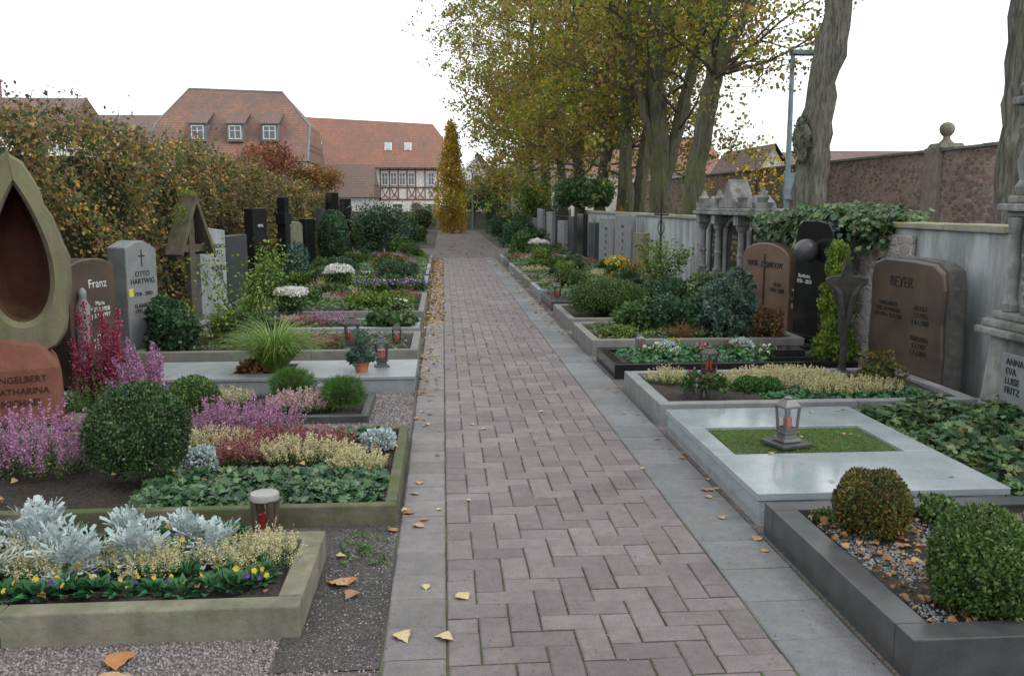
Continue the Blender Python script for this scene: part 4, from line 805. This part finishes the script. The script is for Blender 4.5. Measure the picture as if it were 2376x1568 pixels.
m.box(-.015,.015,0,15,.2,.24); m.box(-.0151,.0151,0,15,1.15,1.19); m.obj('bars',IRON,e)

# ------------------------------------------------------------------ hedge
def hedge():
    e=E('autumn_hedge','tall brown and gold leaved hornbeam hedge','hedge',(0,0,0))
    H=lambda y:2.42-.042*np.maximum(0,y-16)+.1*np.sin(y*1.3)+.07*np.sin(y*3.7+1)+.06*np.sin(y*8)
    n=100000; yy=5+34*rng.random(n)**1.75; side=rng.random(n)<.78
    top=H(yy)
    u=rng.random(n)**.85
    X=np.where(side,-3.85+.14*np.sin(yy*2.3)+.09*np.sin(yy*5.9+2)-.3*rng.random(n)**1.4,rng.uniform(-4.9,-3.8,n))
    Z=np.where(side,top*u,top-.25*rng.random(n)**2+.13*np.abs(rng.normal(size=n))*(rng.random(n)<.4))
    X=X+np.where(side,.12*np.sin(Z*6+yy*3),0)
    keep=(np.sin(yy*4.1+Z*5)+np.sin(yy*1.7-Z*3.3+2)+rng.normal(size=n)*.9)>-1.7
    P=np.stack([X,yy,Z],1)[keep]; side=side[keep]; yk=yy[keep]; n=len(P)
    nr=np.where(side[:,None],A(1,-.2,.3),A(0,0,1))+rng.normal(size=(n,3))*.6
    s=.047*rng.uniform(.6,1.35,n)*(1+yk*.022)
    fast('foliage',[inst(LEAF,P,frames(rng.normal(size=(n,3))+A(.2,0,-.2),nr),s)],L_HDG,e)
    m=M()
    for k in range(1100):
        y=5+33*R_.random()**1.5; z=U(.2,2.4) if k%3 else U(2.2,2.45); d=Vector((U(.1,.7),U(-.8,.5),U(.1,.9))).normalized(); p=Vector((-4.15 if k%3 else U(-4.6,-3.9),y,z*float(H(np.array(y)))/2.42)); m.tube([p,p+d*.2,p+d*.36+Vector((0,0,.03))],[.005,.0035,.0015],4)
    m.obj('twigs',TWIGG,e)
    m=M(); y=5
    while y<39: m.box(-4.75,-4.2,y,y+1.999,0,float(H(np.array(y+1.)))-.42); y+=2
    m.obj('shade_core',CORE,e)  # dark boxes stand in for the shade deep in the hedge
hedge()

# ------------------------------------------------------------------ trees
def grow(m,p,d,L,r,dep,ends,up=.05,minr=.005):
    n=5; pts=[p.copy()]; rad=[r]
    for i in range(n):
        d=(d+Vector((U(-.26,.26),U(-.26,.26),U(-.2,.2)+up))).normalized(); p=p+d*(L/n); pts.append(p.copy()); rad.append(max(minr,r*(1-.72*(i+1)/n)))
        if dep>0 and i>=1 and R_.random()<.75:
            q=Vector((U(-1,1),U(-1,1),U(-.3,.8))).normalized(); q=(d*.7+q).normalized(); grow(m,p,q,L*U(.45,.65),rad[-1]*.65,dep-1,ends,up,minr)
        if dep<=1: ends.append(np.array(p))
    m.tube(pts,rad,6 if r>.04 else 4)
def tree(x,y,stems,nleaf,mat,label,ls=.1,zb=3.2,bl=3.0,dep=2,nb=9,sig=.28,bark=BARK,bias=None,burl=None,up=.05,mat2=None,br=.07):
    e=E('linden_tree',label,'tree',(x,y,0),0,'linden trees along the wall'); m=M(); ends=[]; mb=M()
    for pts,r0,r1 in stems:
        P=[Vector(p) for p in pts]; Q=[];k=8
        for i in range(len(P)-1):
            for j in range(k):
                a=P[max(i-1,0)];b_=P[i];c_=P[i+1];d_=P[min(i+2,len(P)-1)];t=j/k
                Q.append(.5*((2*b_)+(c_-a)*t+(2*a-5*b_+4*c_-d_)*t*t+(3*b_-a-3*c_+d_)*t**3)+Vector((U(-.03,.03),U(-.02,.02),0)))
        Q.append(P[-1]); n_=len(Q); rr=[(r0+(r1-r0)*i/(n_-1))*U(.92,1.08) for i in range(n_)]
        if Q[0].z<.2: rr[0]*=1.6; rr[1]*=1.3; rr[2]*=1.12
        o=len(m.v); m.tube(Q,rr,18)
        for vi in range(o,len(m.v)):
            v=m.v[vi]; ring=(vi-o)//18; kk=(vi-o)%18; q=Q[ring]; f=1+.1*math.sin(kk*1.4+ring*.23)+.07*math.sin(kk*2.8+ring*.9)+.03*U(-1,1)
            m.v[vi]=(q.x+(v[0]-q.x)*f,q.y+(v[1]-q.y)*f,v[2])
        cand=[(q,rr[i]) for i,q in enumerate(Q) if q.z>zb]
        for k_ in range(nb):
            if not cand: break
            q,r=R_.choice(cand); a=U(0,6.28); dd=Vector((math.cos(a),math.sin(a),U(.1,.9)))
            if bias: dd+=Vector(bias)*R_.random()
            grow(mb,q,dd.normalized(),bl*U(.6,1.1),min(br,r*.45),dep,ends,up)
        grow(mb,Q[-1],(Q[-1]-Q[-3]).normalized(),bl,r1*.9,dep,ends,up)
    if burl:
        for b in burl:
            V,F=coreq(b[3],(.7,.8,1.9),b[:3],14,10); dd=nz(V-A(*b[:3])); V=A(*b[:3])+(V-A(*b[:3]))*lump(dd,.18,8)[:,None]; m.add(V.tolist(),[tuple(f) for f in F.tolist()])
    m.obj('trunk',bark,e,smooth=True); mb.obj('branches',TWIG,e)
    if burl: fast('ivy',[(*ball(burl[0][3]*1.05,500,.05,c=burl[0][:3],sq=(.7,.8,1.9),T=LEAF,lo=-1),0)],L_IVY,e)
    ends=np.array(ends); nc=max(1,nleaf//14)
    cl=ends[rng.integers(0,len(ends),nc)]+rng.normal(size=(nc,3))*sig
    P=np.repeat(cl,14,0)+rng.normal(size=(len(cl)*14,3))*.13; n=len(P)
    ms=[mat]+([mat2] if mat2 else []); parts=[]
    if mat2:
        hw=(np.repeat(np.sin(cl[:,0]*1.3+cl[:,2]*1.1+cl[:,1])+rng.normal(size=nc)*.5,14)>0)
    else: hw=np.zeros(n,bool)
    for i,s in enumerate((~hw,hw)):
        Q=P[s]; k=len(Q)
        if k: parts.append((*inst(WIDE,Q,frames(rng.normal(size=(k,3))*.7+A(0,0,-.5),rng.normal(size=(k,3))+A(0,0,.6)),ls*rng.uniform(.6,1.25,k)),i))
    fast('crown',parts,ms,e)
    return e
tree(6.72,10.3,[([(0,0,0),(.02,0,2),(.05,0,4),(.0,.2,6.5)],.29,.24)],1500,L_T2,'large linden trunk close to the tomb',zb=4.3,nb=12,ls=.07,bl=3.4,bias=(-1.4,.4,-.3),up=-.04,bark=BARKG,br=.035)
tree(6.35,15.6,[([(0,0,0),(.02,0,1.6),(.1,0,3.2),(.38,0,5.1),(.5,.2,7.5)],.265,.21)],4200,L_T1,'tall grey barked linden with mossy burl',zb=5.2,nb=14,ls=.075,bl=3.6,bias=(.2,-.2,0),burl=[(-.2,-.1,2.65,.2)],up=-.03,bark=BARKG,br=.045,mat2=L_T2)
tree(6.15,22.6,[([(0,0,0),(.1,0,2.2),(.5,0,4.6),(.75,.3,6.6),(.8,.3,9)],.25,.15),([(.5,0,4.6),(1.2,0,6),(2.0,.4,7.8)],.13,.08)],8000,L_T1,'linden tree leaning with yellow green leaves',zb=4.0,nb=13,ls=.09,up=.0,br=.05,mat2=L_T2)
tree(6.2,25.8,[([(0,0,0),(-.03,0,2.4),(-.2,0,4.4),(-.2,.2,6.5),(-.3,0,9)],.33,.15),([(.0,0,1.8),(.4,0,3.6),(.85,0,5.6),(1.5,.2,8.5)],.2,.12),([(-.05,0,2.3),(-.6,0,4.4),(-1.0,.2,6.5)],.16,.1)],11500,L_T1,'thick multi stemmed linden with mossy trunk',zb=3.3,nb=11,ls=.095,up=.0,br=.05,mat2=L_T2)
tree(5.85,29,[([(0,0,0),(-.05,0,2.4),(-.1,0,5),(-.3,.2,8.5)],.21,.13),([(.45,.3,0),(.5,.3,2.2),(.8,.3,4.6),(1.1,.3,8.5)],.21,.12)],11500,L_T2,'twin stemmed linden with rusty foliage',zb=3.3,nb=12,ls=.1,mat2=L_T1,up=.0,br=.05)
fa=tree(5.85,34,[([(0,0,0),(.05,0,2.4),(.4,0,4.6),(.3,.2,8),(.2,0,11)],.23,.12)],17000,L_T2,'slim linden with dense rusty olive crown',zb=2.7,nb=22,ls=.11,bl=3.4,bark=BARKF,sig=.4,up=-.01,mat2=L_T1,br=.05)
fb=tree(5.8,38.5,[([(0,0,0),(-.05,0,2.4),(-.2,0,4.6),(-.3,.2,8),(-.2,0,12)],.25,.12)],19000,L_T2,'slim linden with rusty olive crown',zb=2.6,nb=26,ls=.115,bl=4.0,bark=BARKF,sig=.4,up=-.02,mat2=L_T1,bias=(-.5,0,-.2),br=.05)
dup(fa,(5.8,44,0),2.2,1.1); dup(fb,(5.7,50,0),.2,1.05); dup(fa,(5.6,57,0),4.0,1.1); dup(fb,(6.3,32,0),3.9,.95)
e=E('golden_columnar_tree','narrow columnar tree with golden autumn leaves','tree',(.5,50,0)); M().tube([(0,0,0),(0,0,5)],[.12,.04],8).obj('trunk',BARK,e)
cl=[];
for k in range(1000):
    z=U(.15,5.7); r=.95*min(1,(z+.9)/1.9)*max(.04,1-(z/5.95)**1.9)*(1+.12*math.sin(z*9)); a=U(0,6.28); q=R_.random()**.45; cl.append((math.cos(a)*r*q,math.sin(a)*r*q,z))
cl=np.array(cl); P=np.repeat(cl,14,0)+rng.normal(size=(len(cl)*14,3))*A(.1,.1,.2); n=len(P)
fast('crown',[inst(LEAF,P,frames(rng.normal(size=(n,3))*.5+A(0,0,.8),rd(n)),.12*rng.uniform(.6,1.2,n))],L_COLM,e)
def smalltree(x,y,h,r,mat,label,n=5000,ls=.13,sq=(1.2,1,.7)):
    e=E('small_tree',label,'tree',(x,y,0)); m=M(); m.tube([(0,0,0),(.05,0,h*.5),(0,0,h*.8)],[.12,.09,.05],8)
    for k in range(7):
        a=U(0,6.28); m.tube([(0,0,h*.4),(math.cos(a)*r*.5,math.sin(a)*r*.5,h*.65),(math.cos(a)*r*.8,math.sin(a)*r*.8,h*.85)],[.06,.035,.01],6)
    m.obj('trunk',BARKF,e)
    cl=rd(n//15)*(rng.random((n//15,1))**.4)*r*A(*sq)+A(0,0,h*.78); P=np.repeat(cl,15,0)+rng.normal(size=(len(cl)*15,3))*.16; k=len(P)
    fast('crown',[inst(LEAF,P,frames(rd(k),rd(k)+A(0,0,1)),ls*rng.uniform(.6,1.2,k))],mat,e); return e
smalltree(-8.2,44,4.4,1.3,L_REDT,'small red leaved maple tree',6000)
smalltree(-6.2,44.5,3.5,1.0,L_OR,'small orange leaved tree',5000,sq=(1.4,1,.6))
smalltree(-10.5,46,3.6,1.3,L_HDG,'small olive brown tree',6000)
smalltree(4.2,42,2.4,.9,L_CONY,'weeping yellow green small tree',4000,sq=(1,1,1.1))
smalltree(1.9,58,2.6,1.3,L_GRN,'green leafy tree near the houses',3500,.16)
smalltree(3.6,60,3.6,1.4,L_T2,'olive brown leafy tree near the houses',4500,.16,sq=(1,1,1))
smalltree(-1.9,27.5,1.35,.6,L_CON,'dark evergreen tree with spreading branches',5000,.08,sq=(1.3,1,.7))
e=twiggy(8.2,24,1.2,2.0,L_YEL,'young sapling with yellow leaves',n=300,ls=.11,sp=.7,name='yellow_sapling')
M().tube([(0,0,-1.2),(0,0,.1)],[.03,.02],6).obj('stem',TWIG,e)

# ------------------------------------------------------------------ background walls
e=E('sandstone_boundary_wall','high red sandstone rubble wall with coping','wall',(12.8,15,0))
M().box(0,.5,0,55,-.05,2.92).obj('wall',RUB,e); 
m=M(); y=0
while y<55: m.box(-.08,.58,y+.005,y+1.2,2.922,3.0+R_.uniform(-.01,.01)); y+=1.21
m.obj('coping',KGREY,e,bevel=.01)
PIL=stone('pilaster_stone',(.2,.15,.14),(.3,.25,.22),5,.9,.6)
for y,a,b in((8.2,.35,3.02),(1,.2,2.9),(15,.2,2.9),(22,.2,2.9),(30,.2,2.9)): M().box(-.14,-.002,y-a,y+a,-.05,b).obj('pilaster',PIL,e,bevel=.01)
m=M(); m.frus(0,0,0,.12,.34,.34,.28,.28); m.lathe([(.2,.12),(.1,.22),(.08,.3),(.12,.33),(.17,.4),(.19,.48),(.17,.57),(.1,.64),(.01,.66)],n=18)
o=m.obj('stone_finial',KMOSS,loc=(13.0,23.1,3.01),smooth=True); tag(o,'stone ball finial on the sandstone wall','finial')
o=M().box(-8,12,0,.4,-.05,1.0).box(-8.05,12.05,-.05,.45,1.001,1.06).obj('garden_wall',RUBD,loc=(-4,60,0)); tag(o,'low stone wall closing the cemetery','wall')
e=E('street_lamp','tall grey street lamp with flat rectangular head','street lamp',(7.95,20.8,0))
M().tube([(0,0,0),(0,0,2),(0,0,4.95)],[.08,.065,.05],12).box(-.12,.12,-.16,-.06,1.7,2.3).obj('pole',GALV,e,smooth=True); M().box(-.05,.68,-.12,.12,4.92,5.03).obj('lamp_head',GALV,e,bevel=.02)
e=E('street_lamp','slender street lamp with curved arm','street lamp',(1.75,54,0))
M().tube([(0,0,0),(0,0,3.3),(-.1,0,3.5),(-.4,0,3.6)],[.06,.045,.035,.03],8).obj('pole',GALV,e,smooth=True); M().frus(-.5,0,3.52,3.62,.18,.1,.14,.07).obj('lamp_head',WHITE,e)

# ------------------------------------------------------------------ houses
def window(parent,x,z,w_,h,y,mul=2,fr=WINW):
    e=bpy.data.objects.new('window',None); COL.objects.link(e); e.parent=parent; e.location=(x,y,z); f=.06
    m=M(); m.box(-w_/2,w_/2,-.05,-.003,0,f); m.box(-w_/2,w_/2,-.05,-.003,h-f,h); m.box(-w_/2,-w_/2+f,-.049,-.004,f,h-f); m.box(w_/2-f,w_/2,-.049,-.004,f,h-f)
    for k in range(1,mul): m.box(-w_/2+w_*k/mul-.025,-w_/2+w_*k/mul+.025,-.048,-.004,f,h-f)
    m.box(-w_/2+f,w_/2-f,-.046,-.005,h*.6,h*.6+.04); m.obj('frame',fr,e); M().box(-w_/2+f,w_/2-f,-.02,-.006,f,h-f).obj('pane',WIN,e); return e
def roofshape(sil,yf,zf0,zf1,D):
    yy=lambda z:(z-zf0)*(D/2)/(zf1-zf0)
    return [(x,yf+yy(z),z) for x,z in sil]+[(x,yf+D-yy(z),z) for x,z in sil]
e=E('hip_roofed_house','large old house with tall patchy red tile roof','house',(-13.8,61,0))
sil=[(-5.35,4.3),(5.1,4.3),(5.0,6.7),(2.9,9.15),(-3.4,9.35),(-5.1,6.8)]
V=roofshape(sil,0,4.3,9.35,9); n=6; M().add(V,[tuple(range(n)),tuple(range(2*n-1,n-1,-1))]+[(i,(i+1)%n,(i+1)%n+n,i+n) for i in range(n)]).obj('roof',TILE,e)
m=M(); m.tube([V[1],V[2],V[3],V[4],V[5],V[0]],.07,6); m.obj('roof_edge',SLATE,e)
M().box(-5.0,4.9,.4,8.6,-.05,4.28).obj('wall',PLW,e)
for x in(-2.05,.35,2.55):
    yw=1.2; M().prism([(x-.5,5.6),(x+.5,5.6),(x+.5,6.75),(x-.5,6.75)],yw-.3,yw+1.6).obj('dormer',SLATE,e)
    M().add([(x-.65,yw-.4,6.7),(x+.65,yw-.4,6.7),(x+.65,yw+2.2,7.75),(x-.65,yw+2.2,7.75),(x-.65,yw-.4,6.78),(x+.65,yw-.4,6.78),(x+.65,yw+2.2,7.83),(x-.65,yw+2.2,7.83)],[(0,3,2,1),(4,5,6,7),(0,1,5,4),(1,2,6,5),(2,3,7,6),(3,0,4,7)]).obj('dormer_roof',TILEB,e)
    window(e,x,5.74,.8,.88,yw-.3)
M().box(1.0,1.3,4.0,4.4,8.3,8.85).obj('chimney',SLATE,e)
e=E('half_timbered_house','long tile roofed house with half timbered front','house',(-5.0,70,0))
sil=[(-6.2,4.25),(5.0,4.25),(5.3,6.3),(4.3,7.75),(-6.2,8.3)]
V=roofshape(sil,-.3,4.25,8.3,8.5); n=5; M().add(V,[tuple(range(n)),tuple(range(2*n-1,n-1,-1))]+[(i,(i+1)%n,(i+1)%n+n,i+n) for i in range(n)]).obj('roof',TILE2,e)
M().box(-6,4.75,.15,8,-.05,4.24).obj('wall',PLW,e)
m=M()
for z in(1.85,2.75,4.05): m.box(.3,4.75,.1,.148,z,z+.09)
for x in(.3,1.0,1.65,2.3,2.95,3.65,4.6): m.box(x,x+.07,.099,.147,1.9,4.2)
for x in(.44,1.14,2.44,3.09,3.95): 
    for s in(0,1):
        a,b=(x,x+.5) if s else (x+.5,x); m.tube([(a,.11,2.0),((a+b)/2+.05*(1 if s else -1),.1,2.3),(b,.11,2.75)],.028,4)
m.obj('timber_frame',TIMB,e)
for x in(.68,1.33,1.98,2.65,4.15): window(e,x,2.95,.5,.95,.098)
for x in(1.6,3.0,4.2): window(e,x,.6,.8,1.0,.145)
SKG=plain('skylight_glass',(.35,.42,.47),.2)
for x,z in((-4.4,5.9),(.9,5.9),(2.4,5.9)):
    yf=-.3+(z-4.25)*4.25/4.05; k=bpy.data.objects.new('skylight',None); COL.objects.link(k); k.parent=e
    M().add([(x-.27,yf-.38,z-.3),(x+.27,yf-.38,z-.3),(x+.27,yf+.26,z+.3),(x-.27,yf+.26,z+.3)],[(0,1,2,3)]).obj('frame',WHITE,k)
    M().add([(x-.2,yf-.34,z-.24),(x+.2,yf-.34,z-.24),(x+.2,yf+.17,z+.24),(x-.2,yf+.17,z+.24)],[(0,1,2,3)]).obj('pane',SKG,k,loc=(0,-.03,.03))
e=E('low_tiled_building','low building with brown tile roof and white wall','house',(-7.2,63,0))
M().add([(-3.5,-.2,2.0),(2.6,-.2,2.0),(2.4,3.5,4.3),(-3.5,3.5,4.3),(2.6,7.2,2),(-3.5,7.2,2)],[(0,1,2,3),(2,4,5,3),(1,4,2),(0,3,5)]).obj('roof',TILEB,e); M().box(-3.3,2.4,.1,7,-.05,1.98).obj('wall',WHITE,e)
def house(x,y,w_,d,ze,zr,roofm,wallm,label,ridge='x',rz=0,wins=()):
    e=E('house',label,'house',(x,y,0),rz); M().box(-w_/2,w_/2,0,d,-.05,ze).obj('wall',wallm,e); o=.3
    if ridge=='x':
        V=[(-w_/2-o,-o,ze-.05),(w_/2+o,-o,ze-.05),(w_/2+o,d/2,zr),(-w_/2-o,d/2,zr),(-w_/2-o,d+o,ze-.05),(w_/2+o,d+o,ze-.05)]; F=[(0,1,2,3),(3,2,5,4),(0,3,4),(1,5,2),(0,4,5,1)]
        M().add(V,F).obj('roof',roofm,e)
    else:
        M().prism([(-w_/2,ze+.002),(w_/2,ze+.002),(0,zr-.15)],0,d).obj('gable',wallm,e)
        M().add([(-w_/2-o,-o,ze-.2),(0,-o,zr),(0,d+o,zr),(-w_/2-o,d+o,ze-.2),(w_/2+o,-o,ze-.2),(w_/2+o,d+o,ze-.2)],[(0,1,2,3),(1,4,5,2)]).obj('roof',roofm,e)
    for wx,wz in wins: window(e,wx,wz,.7,1.0,-.003)
    return e
house(-27.5,60,7.5,8,6.5,8.5,TILEB,PLW,'house with brown tile roof and chimney')
house(-21.5,64,6,8,6.0,7.8,TILEB,PLW,'house with dark weathered tile roof')
e=E('chimney_stack','small brick chimney stack on the roof','chimney',(-29.2,63.8,8.3)); M().box(-.3,.3,-.3,.3,0,1.2).frus(0,0,1.201,1.35,.38,.38,.38,.38).obj('stack',RUB,e)
house(5.4,68,3.4,8,2.8,4.8,SLATE,SLATE,'grey slate clad gabled house','y',wins=((-.6,1.2),(.6,1.2)))
house(3.0,78,3.0,6,4.0,5.8,TILEB,WHITE,'white gabled house behind','y',wins=((0,3.0),))
house(8.5,72,4.5,8,3.0,6.0,TILEB,PLW,'house with dark red roof','x',wins=((-1,1.2),(1,1.2)))
house(14.5,62,9,8,3.6,6.3,TILE2,PLW,'house with orange tiled roof','x')
house(20,48,5,8,3.2,4.5,TILEB,WHITE,'low white house with tiled roof','x')
house(16.8,46,1.8,8,3.0,4.6,TILEB,WHITE,'white gable end of a low house','y')
house(-40,60,14,8,5.5,8,TILEB,PLW,'house behind the hedge')
house(30,55,14,8,3,5,TILEB,PLW,'distant house behind wall')
e=E('traffic_sign','round blue and red no stopping sign on post','sign',(-1.65,58,0)); M().tube([(0,0,0),(0,0,1.5)],.03,6).obj('post',GALV,e)
V=[(.2*math.cos(a),-.04,1.45+.2*math.sin(a)) for a in[i*math.pi/10 for i in range(20)]]; M().add(V,[tuple(range(20))]).obj('sign_face',RED,e)
V=[(.15*math.cos(a),-.045,1.45+.15*math.sin(a)) for a in[i*math.pi/10 for i in range(20)]]; M().add(V,[tuple(range(20))]).obj('sign_disc',plain('sign_blue',(.05,.1,.35),.5),e)
M().add([(-.13,-.05,1.53),(-.09,-.05,1.57),(.13,-.05,1.37),(.09,-.05,1.33)],[(0,1,2,3)]).obj('sign_bar',RED,e)

# ------------------------------------------------------------------ fallen leaves
litter(-.3,.0,12,27,.002,1150,.045,L_FM,'drift of yellow fallen leaves along the path edge')
litter(-.27,-.05,7.5,12,.002,130,.036,L_FM,'yellow fallen leaves thinning along the path edge')
litter(0,1.2,9,27,.003,260,.035,L_FM,'scattered yellow leaves on the pavers')
litter(1.35,1.6,11,27,.003,260,.04,L_FM,'fallen leaves along the grave kerbs')
litter(-3,4,27.3,33,.002,300,.05,L_FM,'fallen leaves on the gravel junction')
litter(-.3,2,33,54,.002,200,.06,L_FM,'fallen leaves on the far gravel path')
litter(-3.3,-.3,4.5,6.05,.1,120,.036,L_FB,'brown leaves among the ivy and heather',hh=.12)
litter(-3.3,-1.3,6.2,9,.01,200,.045,L_FB,'brown leaves on the gravel near the sculpture')
litter(-3.3,-.6,3.35,4.0,.12,40,.03,L_FB,'brown leaves in the front bed',hh=.03)
def fleaf(sd):
    rngl=np.random.default_rng(sd); n=9; V=[];F=[]
    prof=[.02,.2,.33,.38,.36,.29,.19,.09,.01]
    curl=rngl.uniform(.12,.4); tw=rngl.uniform(-.3,.3); bend=rngl.uniform(-.1,.12)
    for i in range(n):
        s=i/(n-1)
        for k in(-1,-.5,0,.5,1):
            w_=prof[i]*k*(1+.12*rngl.normal()*abs(k)); V.append((w_+bend*math.sin(3*s),s-.5+.015*rngl.normal()*abs(k)-.05*abs(k),curl*(k*k)*prof[i]+.15*curl*math.sin(3.1*s)+tw*k*s*.1+.012*rngl.normal()+.02))
    for i in range(n-1):
        for k in range(4): a=i*5+k; F.append((a,a+1,a+6,a+5))
    o=len(V); V+=[(.0,-.5,.02),(.02,-.5,.02),(.03,-.78,.03),(.015,-.78,.03)]; F.append((o,o+1,o+2,o+3)); return V,F
lm=[]
FLM=[plain('leaf_yellow',(.45,.37,.19),.7),plain('leaf_brown',(.25,.13,.065),.7),plain('leaf_tan',(.36,.23,.12),.7),plain('leaf_orange',(.33,.15,.05),.7)]
for i in range(8):
    V,F=fleaf(i); me=bpy.data.meshes.new('fallen_leaf'); me.from_pydata(V,[],F); me.materials.append(FLM[i%4]); me.polygons.foreach_set('use_smooth',[True]*len(F)); lm.append(me)
cn=['cream yellow','dark brown','tan','orange brown']
def leaf(x,y,z,s,k):
    o=bpy.data.objects.new('fallen_leaf',lm[k]); COL.objects.link(o); o.location=(x,y,z); o.scale=(s,s,s*.9); o.rotation_euler=(U(-.06,.06),U(-.06,.06),U(0,6.28))
    tag(o,cn[k%4]+' dry leaf lying on the ground','fallen leaf','fallen leaves')
for x,y,s,k in((.065,3.56,.08,0),(-.17,3.2,.09,0),(-.02,3.19,.075,4),(-.08,3.66,.05,0),(-.48,4.03,.05,4),(-.13,4.4,.075,2),(-1.15,3.1,.14,3),(-1.13,2.98,.13,2),(-.47,3.72,.11,2),(-.4,3.6,.08,1),(-.42,3.75,.08,7),(1.46,4.87,.06,1),(1.42,4.4,.05,2),(1.5,4.1,.07,6),(1.48,3.95,.05,2),(1.45,6.0,.05,3),(1.5,5.5,.05,1),(1.2,5.3,.04,2),(.2,6.5,.04,0),(-.15,5.1,.06,6),(-.28,4.9,.07,3),(-.2,4.6,.07,1),(-.27,4.35,.06,3),(-1.3,2.85,.11,1),(-1.9,3.08,.07,6)):
    leaf(x,y,.003,s,k)
for i in range(70):
    q=R_.random(); y=4.4+8*R_.random()
    x=U(-.24,-.02) if q<.6 else (U(1.35,1.54) if q<.85 else U(0,1.25)); leaf(x,y,.003,U(.03,.055),R_.randrange(8))
for i in range(9): leaf(U(1.8,2.8),U(4.4,6.1),.163,U(.03,.045),R_.randrange(8))

# ------------------------------------------------------------------ finish texts
bpy.context.view_layer.update(); dg=bpy.context.evaluated_depsgraph_get(); out=[]
for o,loc,par,mt in TX:
    me=bpy.data.meshes.new_from_object(o.evaluated_get(dg)); out.append((o,me,loc,par))
for o,me,loc,par in out:
    k=bpy.data.objects.new('inscription',me); COL.objects.link(k); k.parent=par; k.location=loc; k.rotation_euler=(math.pi/2,0,0)
    bpy.data.objects.remove(o)
print('OBJ',len(bpy.data.objects),'POLY',sum(len(m.polygons) for m in bpy.data.meshes))
